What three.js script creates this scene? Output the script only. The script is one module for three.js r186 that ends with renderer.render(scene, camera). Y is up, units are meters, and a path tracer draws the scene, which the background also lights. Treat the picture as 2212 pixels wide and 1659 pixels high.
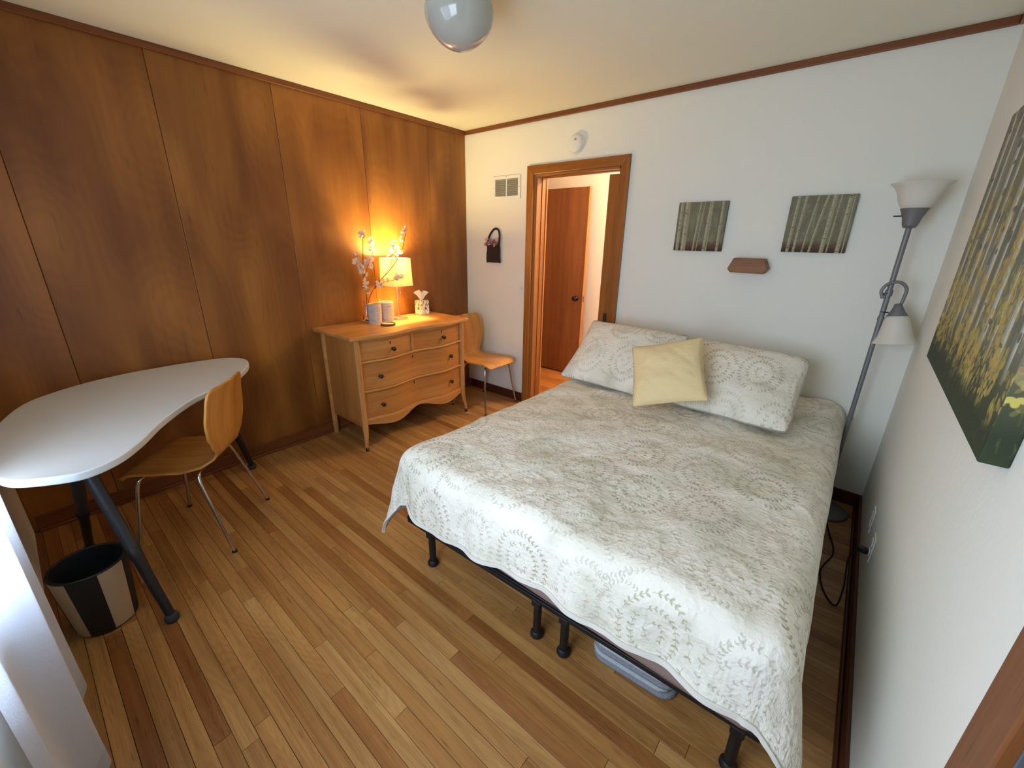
import * as THREE from 'three';
import { RoundedBoxGeometry } from 'three/addons/geometries/RoundedBoxGeometry.js';
import { mergeGeometries, mergeVertices, toCreasedNormals } from 'three/addons/utils/BufferGeometryUtils.js';
import { RectAreaLightUniformsLib } from 'three/addons/lights/RectAreaLightUniformsLib.js';

// ---------------------------------------------------------------- camera, sky, window light, exposure
RectAreaLightUniformsLib.init();
const scene = new THREE.Scene();
const W = 3.377, H = 2.44, D = 3.22;            // room: x 0..W along the back wall, z 0 (back) .. D (front), y up
const camera = new THREE.PerspectiveCamera(85.92, 2212 / 1659, 0.02, 60);
camera.position.set(3.0975, 1.5093, 3.0205);
camera.rotation.order = 'YXZ';
camera.rotation.set(THREE.MathUtils.degToRad(-19.178), THREE.MathUtils.degToRad(39.503), THREE.MathUtils.degToRad(0.968));
scene.add(camera);
scene.background = new THREE.Color().setRGB(0.62, 0.80, 1.10);   // even overcast daylight
scene.backgroundIntensity = 2.2;
const WIN = { x0: 1.14, x1: 2.95, y0: 0.66, y1: 2.02 };           // glazed opening of the front wall, behind the camera
const daylight = new THREE.RectAreaLight(new THREE.Color().setRGB(0.78, 0.95, 1.14), 5.7, 1.72, 1.24);
daylight.position.set((WIN.x0 + WIN.x1) / 2, 1.34, D + 0.125);
daylight.lookAt((WIN.x0 + WIN.x1) / 2, 1.34, 0);
scene.add(daylight);
const LAMP = 3.5, HALL = 7.0;                                    // candela of the table lamp and of the hall fitting
const renderer = new THREE.WebGLRenderer({ antialias: true });
renderer.toneMapping = THREE.LinearToneMapping;
renderer.toneMappingExposure = 1.27;
renderer.shadowMap.enabled = true;
renderer.shadowMap.type = THREE.PCFSoftShadowMap;

// ---------------------------------------------------------------- helpers
let seed = 20231;
const rnd = () => { seed = (seed * 1664525 + 1013904223) >>> 0; return seed / 4294967296; };
const rr = (a, b) => a + (b - a) * rnd();
const V = (x, y, z) => new THREE.Vector3(x, y, z);
const names = {};
function numbered(n) { const k = names[n] = (names[n] ?? -1) + 1; return k ? `${n}_${String(k).padStart(3, '0')}` : n; }
function flat(g) {
  const q = g.index ? g.toNonIndexed() : g;
  if (!q.attributes.normal) q.computeVertexNormals();
  if (!q.attributes.uv) q.setAttribute('uv', new THREE.Float32BufferAttribute(new Float32Array(q.attributes.position.count * 2), 2));
  for (const k of Object.keys(q.attributes)) if (!['position', 'normal', 'uv'].includes(k)) q.deleteAttribute(k);
  q.morphAttributes = {};
  return q;
}
const join = (list) => (Array.isArray(list) ? (list.length === 1 ? flat(list[0]) : mergeGeometries(list.map(flat))) : list);
function mesh(name, geo, mat, parent) {
  const m = new THREE.Mesh(join(geo), mat);
  m.name = name; m.castShadow = m.receiveShadow = true;
  if (parent) parent.add(m);
  return m;
}
function tag(o, label, category, group) {
  o.userData.label = label; o.userData.category = category;
  if (group) o.userData.group = group;
  return o;
}
function thing(name, label, category, [x, y, z] = [0, 0, 0], turn = 0, group) {
  const o = new THREE.Group(); o.name = numbered(name); o.position.set(x, y, z); o.rotation.y = turn; scene.add(o);
  return tag(o, label, category, group);
}
function struct(name, geo, mat, parent) {
  const m = mesh(name, geo, mat, parent ?? scene);
  if (!parent) m.userData.kind = 'structure';
  return m;
}
function box(w, h, d, x, y, z, r = 0, seg = 1) {
  const g = r > 0 ? new RoundedBoxGeometry(w, h, d, seg, r) : new THREE.BoxGeometry(w, h, d);
  return g.translate(x, y, z);
}
const span = (x0, x1, y0, y1, z0, z1, r = 0) => box(x1 - x0, y1 - y0, z1 - z0, (x0 + x1) / 2, (y0 + y1) / 2, (z0 + z1) / 2, r);
const cyl = (r0, r1, h, x, y, z, n = 20) => new THREE.CylinderGeometry(r0, r1, h, n).translate(x, y, z);
function lathe(pts, n = 28) { return new THREE.LatheGeometry(pts.map(([r, y]) => new THREE.Vector2(r, y)), n); }
function tube(pts, r, seg = 24, n = 8, closed = false, type = 'centripetal') {
  return new THREE.TubeGeometry(new THREE.CatmullRomCurve3(pts.map((p) => V(...p)), closed, type), seg, r, n, closed);
}
// uv in metres; the grain (v) runs along the named axis
function grain(g, axis = 'y', ou = rr(0, 5), ov = rr(0, 5)) {
  const q = flat(g), p = q.attributes.position, n = q.attributes.normal, uv = new Float32Array(p.count * 2);
  const A = 'xyz'.indexOf(axis);
  for (let i = 0; i < p.count; i++) {
    const P = [p.getX(i), p.getY(i), p.getZ(i)], N = [Math.abs(n.getX(i)), Math.abs(n.getY(i)), Math.abs(n.getZ(i))];
    const o = [0, 1, 2].filter((k) => k !== A);
    const k = N[A] > 0.9 ? o[0] : N[o[0]] < N[o[1]] ? o[0] : o[1];
    uv[2 * i] = P[k] + ou; uv[2 * i + 1] = P[A] + ov;
  }
  q.setAttribute('uv', new THREE.Float32BufferAttribute(uv, 2));
  return q;
}
// polygon in plan (points [x, z]) raised from y0 to y1
function plan(pts, y0, y1, bevel = 0) {
  const s = new THREE.Shape(pts.map(([x, z]) => new THREE.Vector2(x, -z)));
  const g = new THREE.ExtrudeGeometry(s, { depth: y1 - y0 - 2 * bevel, bevelEnabled: bevel > 0, bevelSize: bevel, bevelThickness: bevel, bevelOffset: -bevel, bevelSegments: 2, curveSegments: 8 });
  return g.rotateX(-Math.PI / 2).translate(0, y0 + bevel, 0);
}
// outline in the xy plane given thickness along z
function slabXY(pts, z0, z1, bevel = 0) {
  const s = new THREE.Shape(pts.map(([x, y]) => new THREE.Vector2(x, y)));
  return new THREE.ExtrudeGeometry(s, { depth: z1 - z0 - 2 * bevel, bevelEnabled: bevel > 0, bevelSize: bevel, bevelThickness: bevel, bevelOffset: -bevel, bevelSegments: 2 }).translate(0, 0, z0 + bevel);
}
// grid surface f(u, v) -> Vector3 for u, v in 0..1, with uv from g(u, v)
function grid(f, nu, nv, uvf = (u, v) => [u, v]) {
  const pos = [], uv = [], idx = [];
  for (let j = 0; j <= nv; j++) for (let i = 0; i <= nu; i++) {
    const p = f(i / nu, j / nv); pos.push(p.x, p.y, p.z); uv.push(...uvf(i / nu, j / nv));
  }
  for (let j = 0; j < nv; j++) for (let i = 0; i < nu; i++) {
    const a = j * (nu + 1) + i, b = a + 1, c = a + nu + 1, d = c + 1; idx.push(a, c, b, b, c, d);
  }
  const g = new THREE.BufferGeometry();
  g.setAttribute('position', new THREE.Float32BufferAttribute(pos, 3)); g.setAttribute('uv', new THREE.Float32BufferAttribute(uv, 2)); g.setIndex(idx); g.computeVertexNormals();
  return g;
}
// a grid surface given thickness t behind its normal, edges closed
function thick(g, nu, nv, t) {
  const p = g.attributes.position, n = g.attributes.normal, uv = g.attributes.uv, N = p.count, pos = [], u2 = [], idx = [...g.index.array];
  for (let i = 0; i < N; i++) { pos.push(p.getX(i), p.getY(i), p.getZ(i)); u2.push(uv.getX(i), uv.getY(i)); }
  for (let i = 0; i < N; i++) { pos.push(p.getX(i) - n.getX(i) * t, p.getY(i) - n.getY(i) * t, p.getZ(i) - n.getZ(i) * t); u2.push(uv.getX(i), uv.getY(i)); }
  for (let k = 0; k < g.index.count; k += 3) idx.push(N + g.index.getX(k), N + g.index.getX(k + 2), N + g.index.getX(k + 1));
  const ring = [];
  for (let i = 0; i < nu; i++) ring.push(i); for (let j = 0; j < nv; j++) ring.push(j * (nu + 1) + nu);
  for (let i = nu; i > 0; i--) ring.push(nv * (nu + 1) + i); for (let j = nv; j > 0; j--) ring.push(j * (nu + 1));
  for (let k = 0; k < ring.length; k++) { const a = ring[k], b = ring[(k + 1) % ring.length]; idx.push(a, b, N + a, b, N + b, N + a); }
  const q = new THREE.BufferGeometry();
  q.setAttribute('position', new THREE.Float32BufferAttribute(pos, 3)); q.setAttribute('uv', new THREE.Float32BufferAttribute(u2, 2)); q.setIndex(idx);
  return toCreasedNormals(q, 0.9);
}

// ---------------------------------------------------------------- procedural textures
function lattice(w, h, cx, cy, s) {               // periodic value noise, 0..1
  const L = new Float32Array(cx * cy); let k = (s * 7919 + 13) >>> 0;
  for (let i = 0; i < L.length; i++) { k = (k * 1664525 + 1013904223) >>> 0; L[i] = k / 4294967296; }
  const out = new Float32Array(w * h), sm = (t) => t * t * (3 - 2 * t);
  for (let y = 0; y < h; y++) {
    const fy = y / h * cy, y0 = Math.floor(fy), ty = sm(fy - y0), r0 = (y0 % cy) * cx, r1 = ((y0 + 1) % cy) * cx;
    for (let x = 0; x < w; x++) {
      const fx = x / w * cx, x0 = Math.floor(fx), tx = sm(fx - x0), a = x0 % cx, b = (x0 + 1) % cx;
      out[y * w + x] = (L[r0 + a] * (1 - tx) + L[r0 + b] * tx) * (1 - ty) + (L[r1 + a] * (1 - tx) + L[r1 + b] * tx) * ty;
    }
  }
  return out;
}
function texture(w, h, f, rx, ry, srgb = true) {  // f(i, x, y) -> [r, g, b] 0..255; rx, ry repeats per uv unit
  const d = new Uint8Array(w * h * 4);
  for (let y = 0; y < h; y++) for (let x = 0; x < w; x++) {
    const i = y * w + x, c = f(i, x, y); d[4 * i] = c[0]; d[4 * i + 1] = c[1]; d[4 * i + 2] = c[2]; d[4 * i + 3] = 255;
  }
  const t = new THREE.DataTexture(d, w, h, THREE.RGBAFormat);
  t.wrapS = t.wrapT = THREE.RepeatWrapping; t.magFilter = THREE.LinearFilter; t.minFilter = THREE.LinearMipmapLinearFilter; t.generateMipmaps = true; t.anisotropy = 8;
  if (srgb) t.colorSpace = THREE.SRGBColorSpace;
  t.repeat.set(rx, ry); t.needsUpdate = true;
  return t;
}
const cl = (v) => Math.max(0, Math.min(255, v)) | 0;
const mix = (a, b, t) => a + (b - a) * t;
const lerp3 = (a, b, t) => [cl(mix(a[0], b[0], t)), cl(mix(a[1], b[1], t)), cl(mix(a[2], b[2], t))];
function woodTexture(w, h, su, sv, o) {           // su x sv metres per repeat, grain along v
  const A = lattice(w, h, o.fine, o.fineY, o.s), B = lattice(w, h, o.mid, o.midY, o.s + 1), C = lattice(w, h, o.big, o.bigY, o.s + 2), E = lattice(w, h, o.fine * 2, o.fineY * 3, o.s + 3);
  return texture(w, h, (i) => {
    let t = o.wf * A[i] + o.wm * B[i] + o.wb * C[i];
    t = (t - o.lo) / (o.hi - o.lo);
    if (o.ring) t += o.ring * Math.sin((C[i] * 2.2 + B[i] * 0.5) * 26);
    const pore = E[i] > o.pore ? o.poreDark * (E[i] - o.pore) / (1 - o.pore) : 0;
    const c = lerp3(o.a, o.b, Math.max(0, Math.min(1, t)));
    return [cl(c[0] * (1 - pore)), cl(c[1] * (1 - pore)), cl(c[2] * (1 - pore))];
  }, 1 / su, 1 / sv);
}
const T = {
  oak: woodTexture(512, 1024, 0.32, 1.3, { s: 11, fine: 90, fineY: 6, mid: 22, midY: 3, big: 6, bigY: 3, wf: 0.18, wm: 0.36, wb: 0.46, lo: 0.2, hi: 0.8, ring: 0.10, pore: 0.82, poreDark: 0.26, a: [202, 184, 168], b: [255, 250, 244] }),
  ply: woodTexture(1024, 1024, 2.44, 2.9, { s: 41, fine: 140, fineY: 7, mid: 30, midY: 8, big: 10, bigY: 6, wf: 0.10, wm: 0.42, wb: 0.48, lo: 0.2, hi: 0.8, ring: 0.05, pore: 0.92, poreDark: 0.16, a: [186, 164, 144], b: [255, 252, 248] }),
  fine: woodTexture(512, 1024, 0.4, 1.2, { s: 71, fine: 110, fineY: 5, mid: 18, midY: 3, big: 4, bigY: 2, wf: 0.3, wm: 0.3, wb: 0.4, lo: 0.25, hi: 0.78, ring: 0.03, pore: 0.8, poreDark: 0.2, a: [214, 200, 186], b: [255, 252, 248] }),
};
const bumpNoise = (() => { const a = lattice(512, 512, 150, 150, 5), b = lattice(512, 512, 60, 60, 6); return texture(512, 512, (i) => { const v = cl(255 * (0.5 * a[i] + 0.5 * b[i])); return [v, v, v]; }, 1 / 0.6, 1 / 0.6, false); })();
const clothBump = (() => { const a = lattice(512, 512, 256, 256, 8), b = lattice(512, 512, 40, 90, 9); return texture(512, 512, (i) => { const v = cl(255 * (0.6 * a[i] + 0.4 * b[i])); return [v, v, v]; }, 1 / 0.5, 1 / 0.5, false); })();
const crinkle = (() => { const a = lattice(512, 512, 24, 18, 15), b = lattice(512, 512, 60, 48, 16), c = lattice(512, 512, 220, 220, 17); return texture(512, 512, (i) => { const v = cl(255 * (0.5 * (1 - Math.abs(2 * a[i] - 1)) + 0.32 * (1 - Math.abs(2 * b[i] - 1)) + 0.18 * c[i])); return [v, v, v]; }, 1 / 0.9, 1 / 0.9, false); })();
function canvasTexture(w, h, draw) {
  const c = document.createElement('canvas'); c.width = w; c.height = h; draw(c.getContext('2d'), w, h);
  const t = new THREE.CanvasTexture(c); t.colorSpace = THREE.SRGBColorSpace; t.wrapS = t.wrapT = THREE.RepeatWrapping; t.anisotropy = 8;
  return t;
}

// ---------------------------------------------------------------- materials
const std = (o) => new THREE.MeshStandardMaterial(o);
const phys = (o) => new THREE.MeshPhysicalMaterial(o);
const C = (r, g, b) => new THREE.Color().setStyle(`rgb(${r},${g},${b})`);
const wood = (map, r, g, b, roughness = 0.45) => std({ map, color: C(r, g, b), roughness });
const M = {
  wall: std({ color: C(234, 232, 220), roughness: 0.9, bumpMap: bumpNoise, bumpScale: 0.0006 }),
  ceiling: std({ color: C(233, 230, 212), roughness: 0.95, bumpMap: bumpNoise, bumpScale: 0.0004 }),
  white: std({ color: C(232, 230, 224), roughness: 0.55 }),
  ply: [0, 1, 2].map((k) => wood(T.ply, 158 + 5 * k, 104 + 3 * k, 42 + k, 0.42)),
  backing: std({ color: C(104, 66, 34), roughness: 0.9 }),
  trim: wood(T.fine, 138, 82, 42, 0.4),
  darkTrim: wood(T.fine, 96, 50, 28, 0.45),
  casing: wood(T.fine, 168, 106, 44, 0.35),
  jamb: wood(T.fine, 168, 112, 56, 0.4),
  hallDoor: wood(T.fine, 138, 84, 46, 0.35),
  doorEdge: wood(T.fine, 205, 135, 70, 0.45),
  maple: wood(T.fine, 212, 154, 88, 0.4),
  mapleDark: wood(T.fine, 196, 136, 72, 0.4),
  chairPly: wood(T.fine, 226, 164, 84, 0.32),
  chrome: std({ color: C(200, 198, 194), roughness: 0.18, metalness: 1 }),
  knob: std({ color: C(46, 26, 18), roughness: 0.35 }),
  black: std({ color: C(22, 22, 24), roughness: 0.5 }),
  blackMetal: std({ color: C(30, 29, 31), roughness: 0.45, metalness: 0.3 }),
  deskLeg: std({ color: C(44, 48, 52), roughness: 0.5 }),
  rubber: std({ color: C(50, 52, 55), roughness: 0.8 }),
  laminate: std({ color: C(214, 213, 208), roughness: 0.4 }),
  laminateEdge: std({ color: C(222, 224, 218), roughness: 0.45 }),
  pewter: std({ color: C(120, 120, 122), roughness: 0.45, metalness: 0.35 }),
  pane: phys({ color: 0xffffff, transmission: 1, thickness: 0, roughness: 0.0, ior: 1.5 }),
};

// ---------------------------------------------------------------- floor: strip boards, each its own mesh
const floor = struct('floor', span(-0.16, W + 0.16, -0.06, -0.012, -0.16, D + 0.3), M.backing);
{
  const tones = [[194, 145, 84], [188, 138, 78], [200, 154, 94], [180, 128, 70], [190, 140, 80], [172, 118, 64], [166, 112, 60], [196, 150, 90]];
  const mats = tones.map(([r, g, b]) => wood(T.oak, r, g, b, 0.38));
  const pitch = 0.0515, z0 = 2.130;
  // board ends that the photograph shows: row (counted from z0) -> [x, tone left, tone right]
  const seen = { '-3': [[1.955, 2, 4]], '-1': [[2.132, 5, 6]], 0: [[2.338, 7, 4]], 1: [[1.803, 5, 3]], 2: [[2.206, 4, 6], [1.3, 7, 4]], 3: [[1.095, 4, 3]], 4: [[1.774, 7, 4]], 7: [[1.32, 1, 2]], 8: [[1.773, 1, 2]], 9: [[1.998, 0, 5]], 10: [[1.33, 0, 2]] };
  for (let k = -42; k <= 21; k++) {
    const za = z0 + k * pitch, zb = Math.min(za + pitch, D + 0.13);
    if (zb < 0 || za > D + 0.12) continue;
    let cuts = [...(seen[k] ?? []).map((c) => c[0])];
    if (!cuts.length) cuts.push(rr(0.5, 2.9));
    for (let x = Math.max(...cuts); x < W - 0.5;) { x += rr(0.75, 1.5); if (x < W - 0.25) cuts.push(x); }
    for (let x = Math.min(...cuts); x > 0.5;) { x -= rr(0.75, 1.5); if (x > 0.25) cuts.push(x); }
    cuts = [0, ...cuts.sort((a, b) => a - b), W];
    const part = seen[k]?.[0];
    for (let i = 0; i + 1 < cuts.length; i++) {
      const a = cuts[i], b = cuts[i + 1];
      let t = rnd() < 0.72 ? [0, 1, 2, 4, 7][Math.floor(rnd() * 5)] : Math.floor(rnd() * 8);
      if (part && Math.abs(b - part[0]) < 1e-6) t = part[1];
      if (part && Math.abs(a - part[0]) < 1e-6) t = part[2];
      const lift = rr(-0.0006, 0);
      const g = box(b - a - 0.0012, 0.016, zb - za - rr(0.0008, 0.0016), (a + b) / 2, -0.008 + lift, (za + zb) / 2, 0.0009);
      mesh('board', grain(g, 'x'), mats[t], floor);
    }
  }
}

// ---------------------------------------------------------------- walls, ceiling, trims
const DL = 0.83, DR = 1.575, DT = 2.01;           // doorway in the back wall
{
  // left wall of plywood panels
  const wl = struct('wall_left', span(-0.16, -0.012, 0, H, -0.16, D + 0.14), M.backing);
  const seams = [0, 0.435, 1.058, 1.668, 2.28, 2.89, D + 0.02];
  for (let i = 0; i + 1 < seams.length; i++) mesh('panel', grain(span(-0.0125, 0, 0, H, seams[i] + 0.0006, seams[i + 1] - 0.0006, 0.0036), 'y', i * 1.37, i * 0.71), M.ply[i % 3], wl);
  // back wall, with the pocket that the sliding door runs in
  struct('wall_back', [
    span(-0.16, DL - 0.018, 0, H, -0.14, 0), span(DL - 0.018, DR + 0.018, DT + 0.018, H, -0.14, 0),
    span(DR + 0.018, W + 0.16, 0, H, -0.05, 0), span(DR + 0.018, W + 0.16, 0, H, -0.14, -0.092), span(2.42, W + 0.16, 0, H, -0.092, -0.05),
  ], M.wall);
  // right wall with the closet opening near the camera
  const RZ = 2.385;
  struct('wall_right', [span(W, W + 0.12, 0, H, 0, RZ - 0.02), span(W, W + 0.12, 2.06, H, RZ - 0.02, D + 0.3)], M.wall);
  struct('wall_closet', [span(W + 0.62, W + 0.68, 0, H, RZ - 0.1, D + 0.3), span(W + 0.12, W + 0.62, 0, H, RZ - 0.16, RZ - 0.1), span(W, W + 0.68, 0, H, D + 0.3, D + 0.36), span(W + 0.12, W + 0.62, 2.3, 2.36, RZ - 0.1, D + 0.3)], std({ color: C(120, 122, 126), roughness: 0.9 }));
  struct('floor_closet', grain(span(W, W + 0.68, -0.05, 0, RZ - 0.1, D + 0.3), 'x'), wood(T.oak, 190, 130, 74, 0.4));
  // front wall with the glazed opening behind the camera
  struct('wall_front', [span(-0.16, WIN.x0, 0, H, D + 0.02, D + 0.16), span(WIN.x1, W + 0.16, 0, H, D + 0.02, D + 0.16), span(WIN.x0, WIN.x1, WIN.y1, H, D + 0.02, D + 0.16), span(WIN.x0, WIN.x1, 0, WIN.y0, D + 0.02, D + 0.16)], M.wall);
  struct('ceiling', span(-0.16, W + 0.16, H, H + 0.1, -0.16, D + 0.3), M.ceiling);
  // crown strips
  const cr = 0.034;
  struct('trim_1', grain(span(0, 0.018, H - cr, H, 0, D, 0.004), 'z'), M.trim);
  struct('trim_2', grain(span(0.018, W - 0.018, H - cr, H, 0, 0.018, 0.004), 'x'), M.trim);
  struct('trim_3', grain(span(W - 0.018, W, H - cr, H, 0, D, 0.004), 'z'), M.trim);
  // baseboards with a shoe strip
  struct('baseboard_left', [grain(span(0, 0.013, 0, 0.085, 0, D, 0.004), 'z'), grain(span(0.013, 0.028, 0, 0.018, 0, D, 0.006), 'z')], M.trim);
  struct('baseboard_back', [grain(span(0.028, DL - 0.085, 0, 0.085, 0, 0.013, 0.004), 'x'), grain(span(DR + 0.1, W - 0.014, 0, 0.085, 0, 0.013, 0.004), 'x')], M.darkTrim);
  struct('baseboard_right', [grain(span(W - 0.013, W, 0, 0.085, 0, RZ - 0.12, 0.004), 'z'), grain(span(W - 0.027, W - 0.013, 0, 0.018, 0.014, RZ - 0.12, 0.006), 'z')], M.darkTrim);
  // casing of the closet opening
  struct('trim_4', [grain(span(W - 0.019, W, 0, 2.14, RZ - 0.115, RZ - 0.02, 0.005), 'y'), grain(span(W - 0.019, W, 2.06, 2.14, RZ - 0.02, D, 0.005), 'z')], wood(T.fine, 140, 86, 46, 0.45));
  struct('trim_5', span(W - 0.004, W + 0.12, 0, 2.06, RZ - 0.035, RZ - 0.0185, 0.002), std({ color: C(88, 90, 94), roughness: 0.7 }));
  // wide window: frame, mullion, sill and panes
  const xm = (WIN.x0 + WIN.x1) / 2, za = D + 0.06, zb = D + 0.12;
  const wf = struct('window_1', [span(WIN.x0, WIN.x0 + 0.05, WIN.y0, WIN.y1, za, zb, 0.004), span(WIN.x1 - 0.05, WIN.x1, WIN.y0, WIN.y1, za, zb, 0.004), span(WIN.x0 + 0.05, WIN.x1 - 0.05, WIN.y1 - 0.06, WIN.y1, za, zb, 0.004), span(WIN.x0 + 0.05, WIN.x1 - 0.05, WIN.y0, WIN.y0 + 0.05, za, zb, 0.004), span(xm - 0.03, xm + 0.03, WIN.y0 + 0.05, WIN.y1 - 0.06, za, zb, 0.004)], M.white);
  for (const [a, b] of [[WIN.x0 + 0.045, xm - 0.025], [xm + 0.025, WIN.x1 - 0.045]]) mesh('pane', span(a, b, WIN.y0 + 0.045, WIN.y1 - 0.055, D + 0.088, D + 0.089), M.pane, wf);
  struct('ground', box(14, 0.1, 8, 1.7, -0.25, D + 4.5), std({ color: C(120, 128, 110), roughness: 1 }));
}

// ---------------------------------------------------------------- white curtain at the lower left of the view
{
  const t = thing('curtain', 'white floor-length curtain hanging in folds at the lower left beside the desk', 'curtain', [0, 0, 0]);
  const cm = phys({ color: C(224, 230, 244), roughness: 0.95, transmission: 0.42, thickness: 0, side: THREE.DoubleSide, bumpMap: clothBump, bumpScale: 0.0008 });
  // plan of the folds: crests towards the room at x 1.30, 1.68 and 2.0
  const path = new THREE.CatmullRomCurve3([[1.27, 3.213], [1.285, 3.188], [1.32, 3.178], [1.40, 3.196], [1.52, 3.198], [1.63, 3.176], [1.685, 3.164], [1.72, 3.182], [1.78, 3.214], [1.90, 3.217], [1.985, 3.202], [2.01, 3.2], [2.06, 3.215]].map(([x, z]) => V(x, 0, z)), false, 'centripetal');
  const top = 2.24, bot = 0.018;
  const f = (u, v) => { const p = path.getPointAt(u), k = 1 + 0.12 * Math.sin(v * 5 + u * 9) * (1 - v); return V(p.x - (u < 0.12 ? 0 : 0), mix(top, bot, v), 3.214 - (3.214 - p.z) * k - 0.022 * (1 - v) ** 2 * (u < 0.2 ? 1 : 0.2)); };
  mesh('cloth', grid(f, 150, 50), cm, t);
  mesh('hem', grid((u, v) => { const p = f(u, 1 - 0.028 * v); return V(p.x, p.y, p.z - 0.0012); }, 150, 2), cm, t);
  mesh('rod', cyl(0.011, 0.011, 2.9, 0, 0, 0, 14).rotateZ(Math.PI / 2).translate(1.75, 2.25, 3.2), M.white, t);
}

// ---------------------------------------------------------------- doorway to the hall
{
  const cs = 0.066, x0 = DL - 0.082, x1 = DR + 0.083, t = 2.092;
  const d = struct('door_1', [
    grain(slabXY([[x0, 0], [x0 + cs, 0], [x0 + cs, t - cs], [x0, t]], 0, 0.022, 0.004), 'y'),
    grain(slabXY([[x1 - cs, 0], [x1, 0], [x1, t], [x1 - cs, t - cs]], 0, 0.022, 0.004), 'y'),
    grain(slabXY([[x0, t], [x0 + cs, t - cs], [x1 - cs, t - cs], [x1, t]], 0, 0.022, 0.004), 'x'),
  ], M.casing);
  mesh('jamb', [
    grain(span(DL - 0.02, DL, 0, DT, -0.055, 0.002, 0.003), 'y'), grain(span(DL - 0.02, DL - 0.006, 0, DT, -0.09, -0.055), 'y'), grain(span(DL - 0.02, DL + 0.002, 0, DT, -0.142, -0.09, 0.003), 'y'),
    grain(span(DR + 0.002, DR + 0.02, 0, DT, -0.048, 0.002, 0.003), 'y'), grain(span(DR + 0.002, DR + 0.02, 0, DT, -0.142, -0.094, 0.003), 'y'),
    grain(span(DL, DR, DT, DT + 0.018, -0.05, 0.002, 0.003), 'x'), grain(span(DL, DR, DT, DT + 0.018, -0.142, -0.092, 0.003), 'x'), grain(span(DL, DR, DT + 0.012, DT + 0.018, -0.092, -0.05), 'x'),
  ], M.jamb, d);
  mesh('stop', grain(span(DL - 0.002, DL + 0.009, 0, DT, -0.02, -0.004, 0.003), 'y'), M.jamb, d);
  mesh('hall_casing', grain(span(DL + 0.002, DL + 0.012, 0, DT, -0.158, -0.142, 0.003), 'y'), M.doorEdge, d);
  // sliding pocket door, its leading stile out of the pocket
  const pd = thing('pocket_door', 'brown sliding pocket door, mostly inside the wall, its edge stile showing', 'door', [1.47, 0, -0.071]);
  mesh('slab', grain(span(0, 0.76, 0.012, 1.985, -0.017, 0.017, 0.002), 'y'), M.casing, pd);
  const pull = mesh('flush_pull', [span(0.045, 0.085, 0.865, 0.965, 0.0165, 0.0185, 0.001)], std({ color: C(84, 70, 44), roughness: 0.5, metalness: 0.5 }), pd);
  pull.userData.label = 'dark metal flush pull';
  mesh('cup', [span(0.053, 0.077, 0.877, 0.953, 0.018, 0.0192)], std({ color: C(52, 46, 34), roughness: 0.6, metalness: 0.4 }), pull);
  mesh('edge_latch', span(0.05, 0.058, 1.06, 1.19, 0.0168, 0.0185, 0.0008), std({ color: C(150, 116, 60), roughness: 0.35, metalness: 0.8 }), pd);
  // the hall beyond
  const hallWall = std({ color: C(232, 216, 200), roughness: 0.9, bumpMap: bumpNoise, bumpScale: 0.0006 });
  struct('wall_hall', [span(-0.9, 2.6, 0, H, -1.36, -1.24), span(-0.96, -0.9, 0, H, -1.36, -0.14), span(2.6, 2.66, 0, H, -1.36, -0.14), span(-0.9, -0.16, 0, H, -0.2, -0.14)], hallWall);
  struct('floor_hall', grain(span(-0.96, 2.66, -0.05, -0.001, -1.36, -0.142), 'x'), wood(T.oak, 196, 132, 72, 0.4));
  struct('ceiling_hall', span(-0.96, 2.66, H, H + 0.1, -1.36, -0.16), M.ceiling);
  const hd = struct('door_2', grain(span(-0.02, 0.715, 0.015, 2.05, -1.115, -1.075, 0.002), 'y'), M.hallDoor);
  mesh('door_edge', grain(span(0.7152, 0.718, 0.015, 2.05, -1.115, -1.075), 'y'), M.doorEdge, hd);
  const knob = mesh('knob', [lathe([[0, 0], [0.03, 0], [0.03, 0.006], [0.012, 0.01], [0.011, 0.03], [0.026, 0.042], [0.029, 0.054], [0.022, 0.064], [0, 0.067]], 22).rotateX(Math.PI / 2).translate(0.64, 0.905, -1.075)], std({ color: C(44, 28, 30), roughness: 0.3, metalness: 0.4 }), hd);
  knob.userData.label = 'dark round door knob';
  mesh('latch_plate', span(0.718, 0.7195, 0.87, 0.93, -1.107, -1.083), std({ color: C(120, 90, 50), roughness: 0.4, metalness: 0.7 }), hd);
  mesh('hinge_jamb', grain(span(-0.06, -0.022, 0, 2.08, -1.24, -1.07), 'y'), M.hallDoor, hd);
  const hl = thing('hall_light', 'round white ceiling light of the hall beyond the doorway', 'light', [1.75, H, -0.72]);
  mesh('pan', lathe([[0, 0], [0.12, 0], [0.12, -0.02], [0, -0.02]], 24), M.white, hl);
  const hg = mesh('bowl', lathe([[0.11, -0.021], [0.105, -0.05], [0.075, -0.085], [0.03, -0.1], [0, -0.102]], 24), std({ color: C(255, 240, 220), emissive: new THREE.Color().setRGB(1, 0.7, 0.45), emissiveIntensity: 1.5, roughness: 0.6 }), hl);
  hg.castShadow = false;
  const pl = new THREE.PointLight(new THREE.Color().setRGB(1, 0.74, 0.50), HALL, 0, 2); pl.position.set(0, -0.06, 0); pl.castShadow = true; pl.shadow.radius = 4; hl.add(pl);
}

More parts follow.
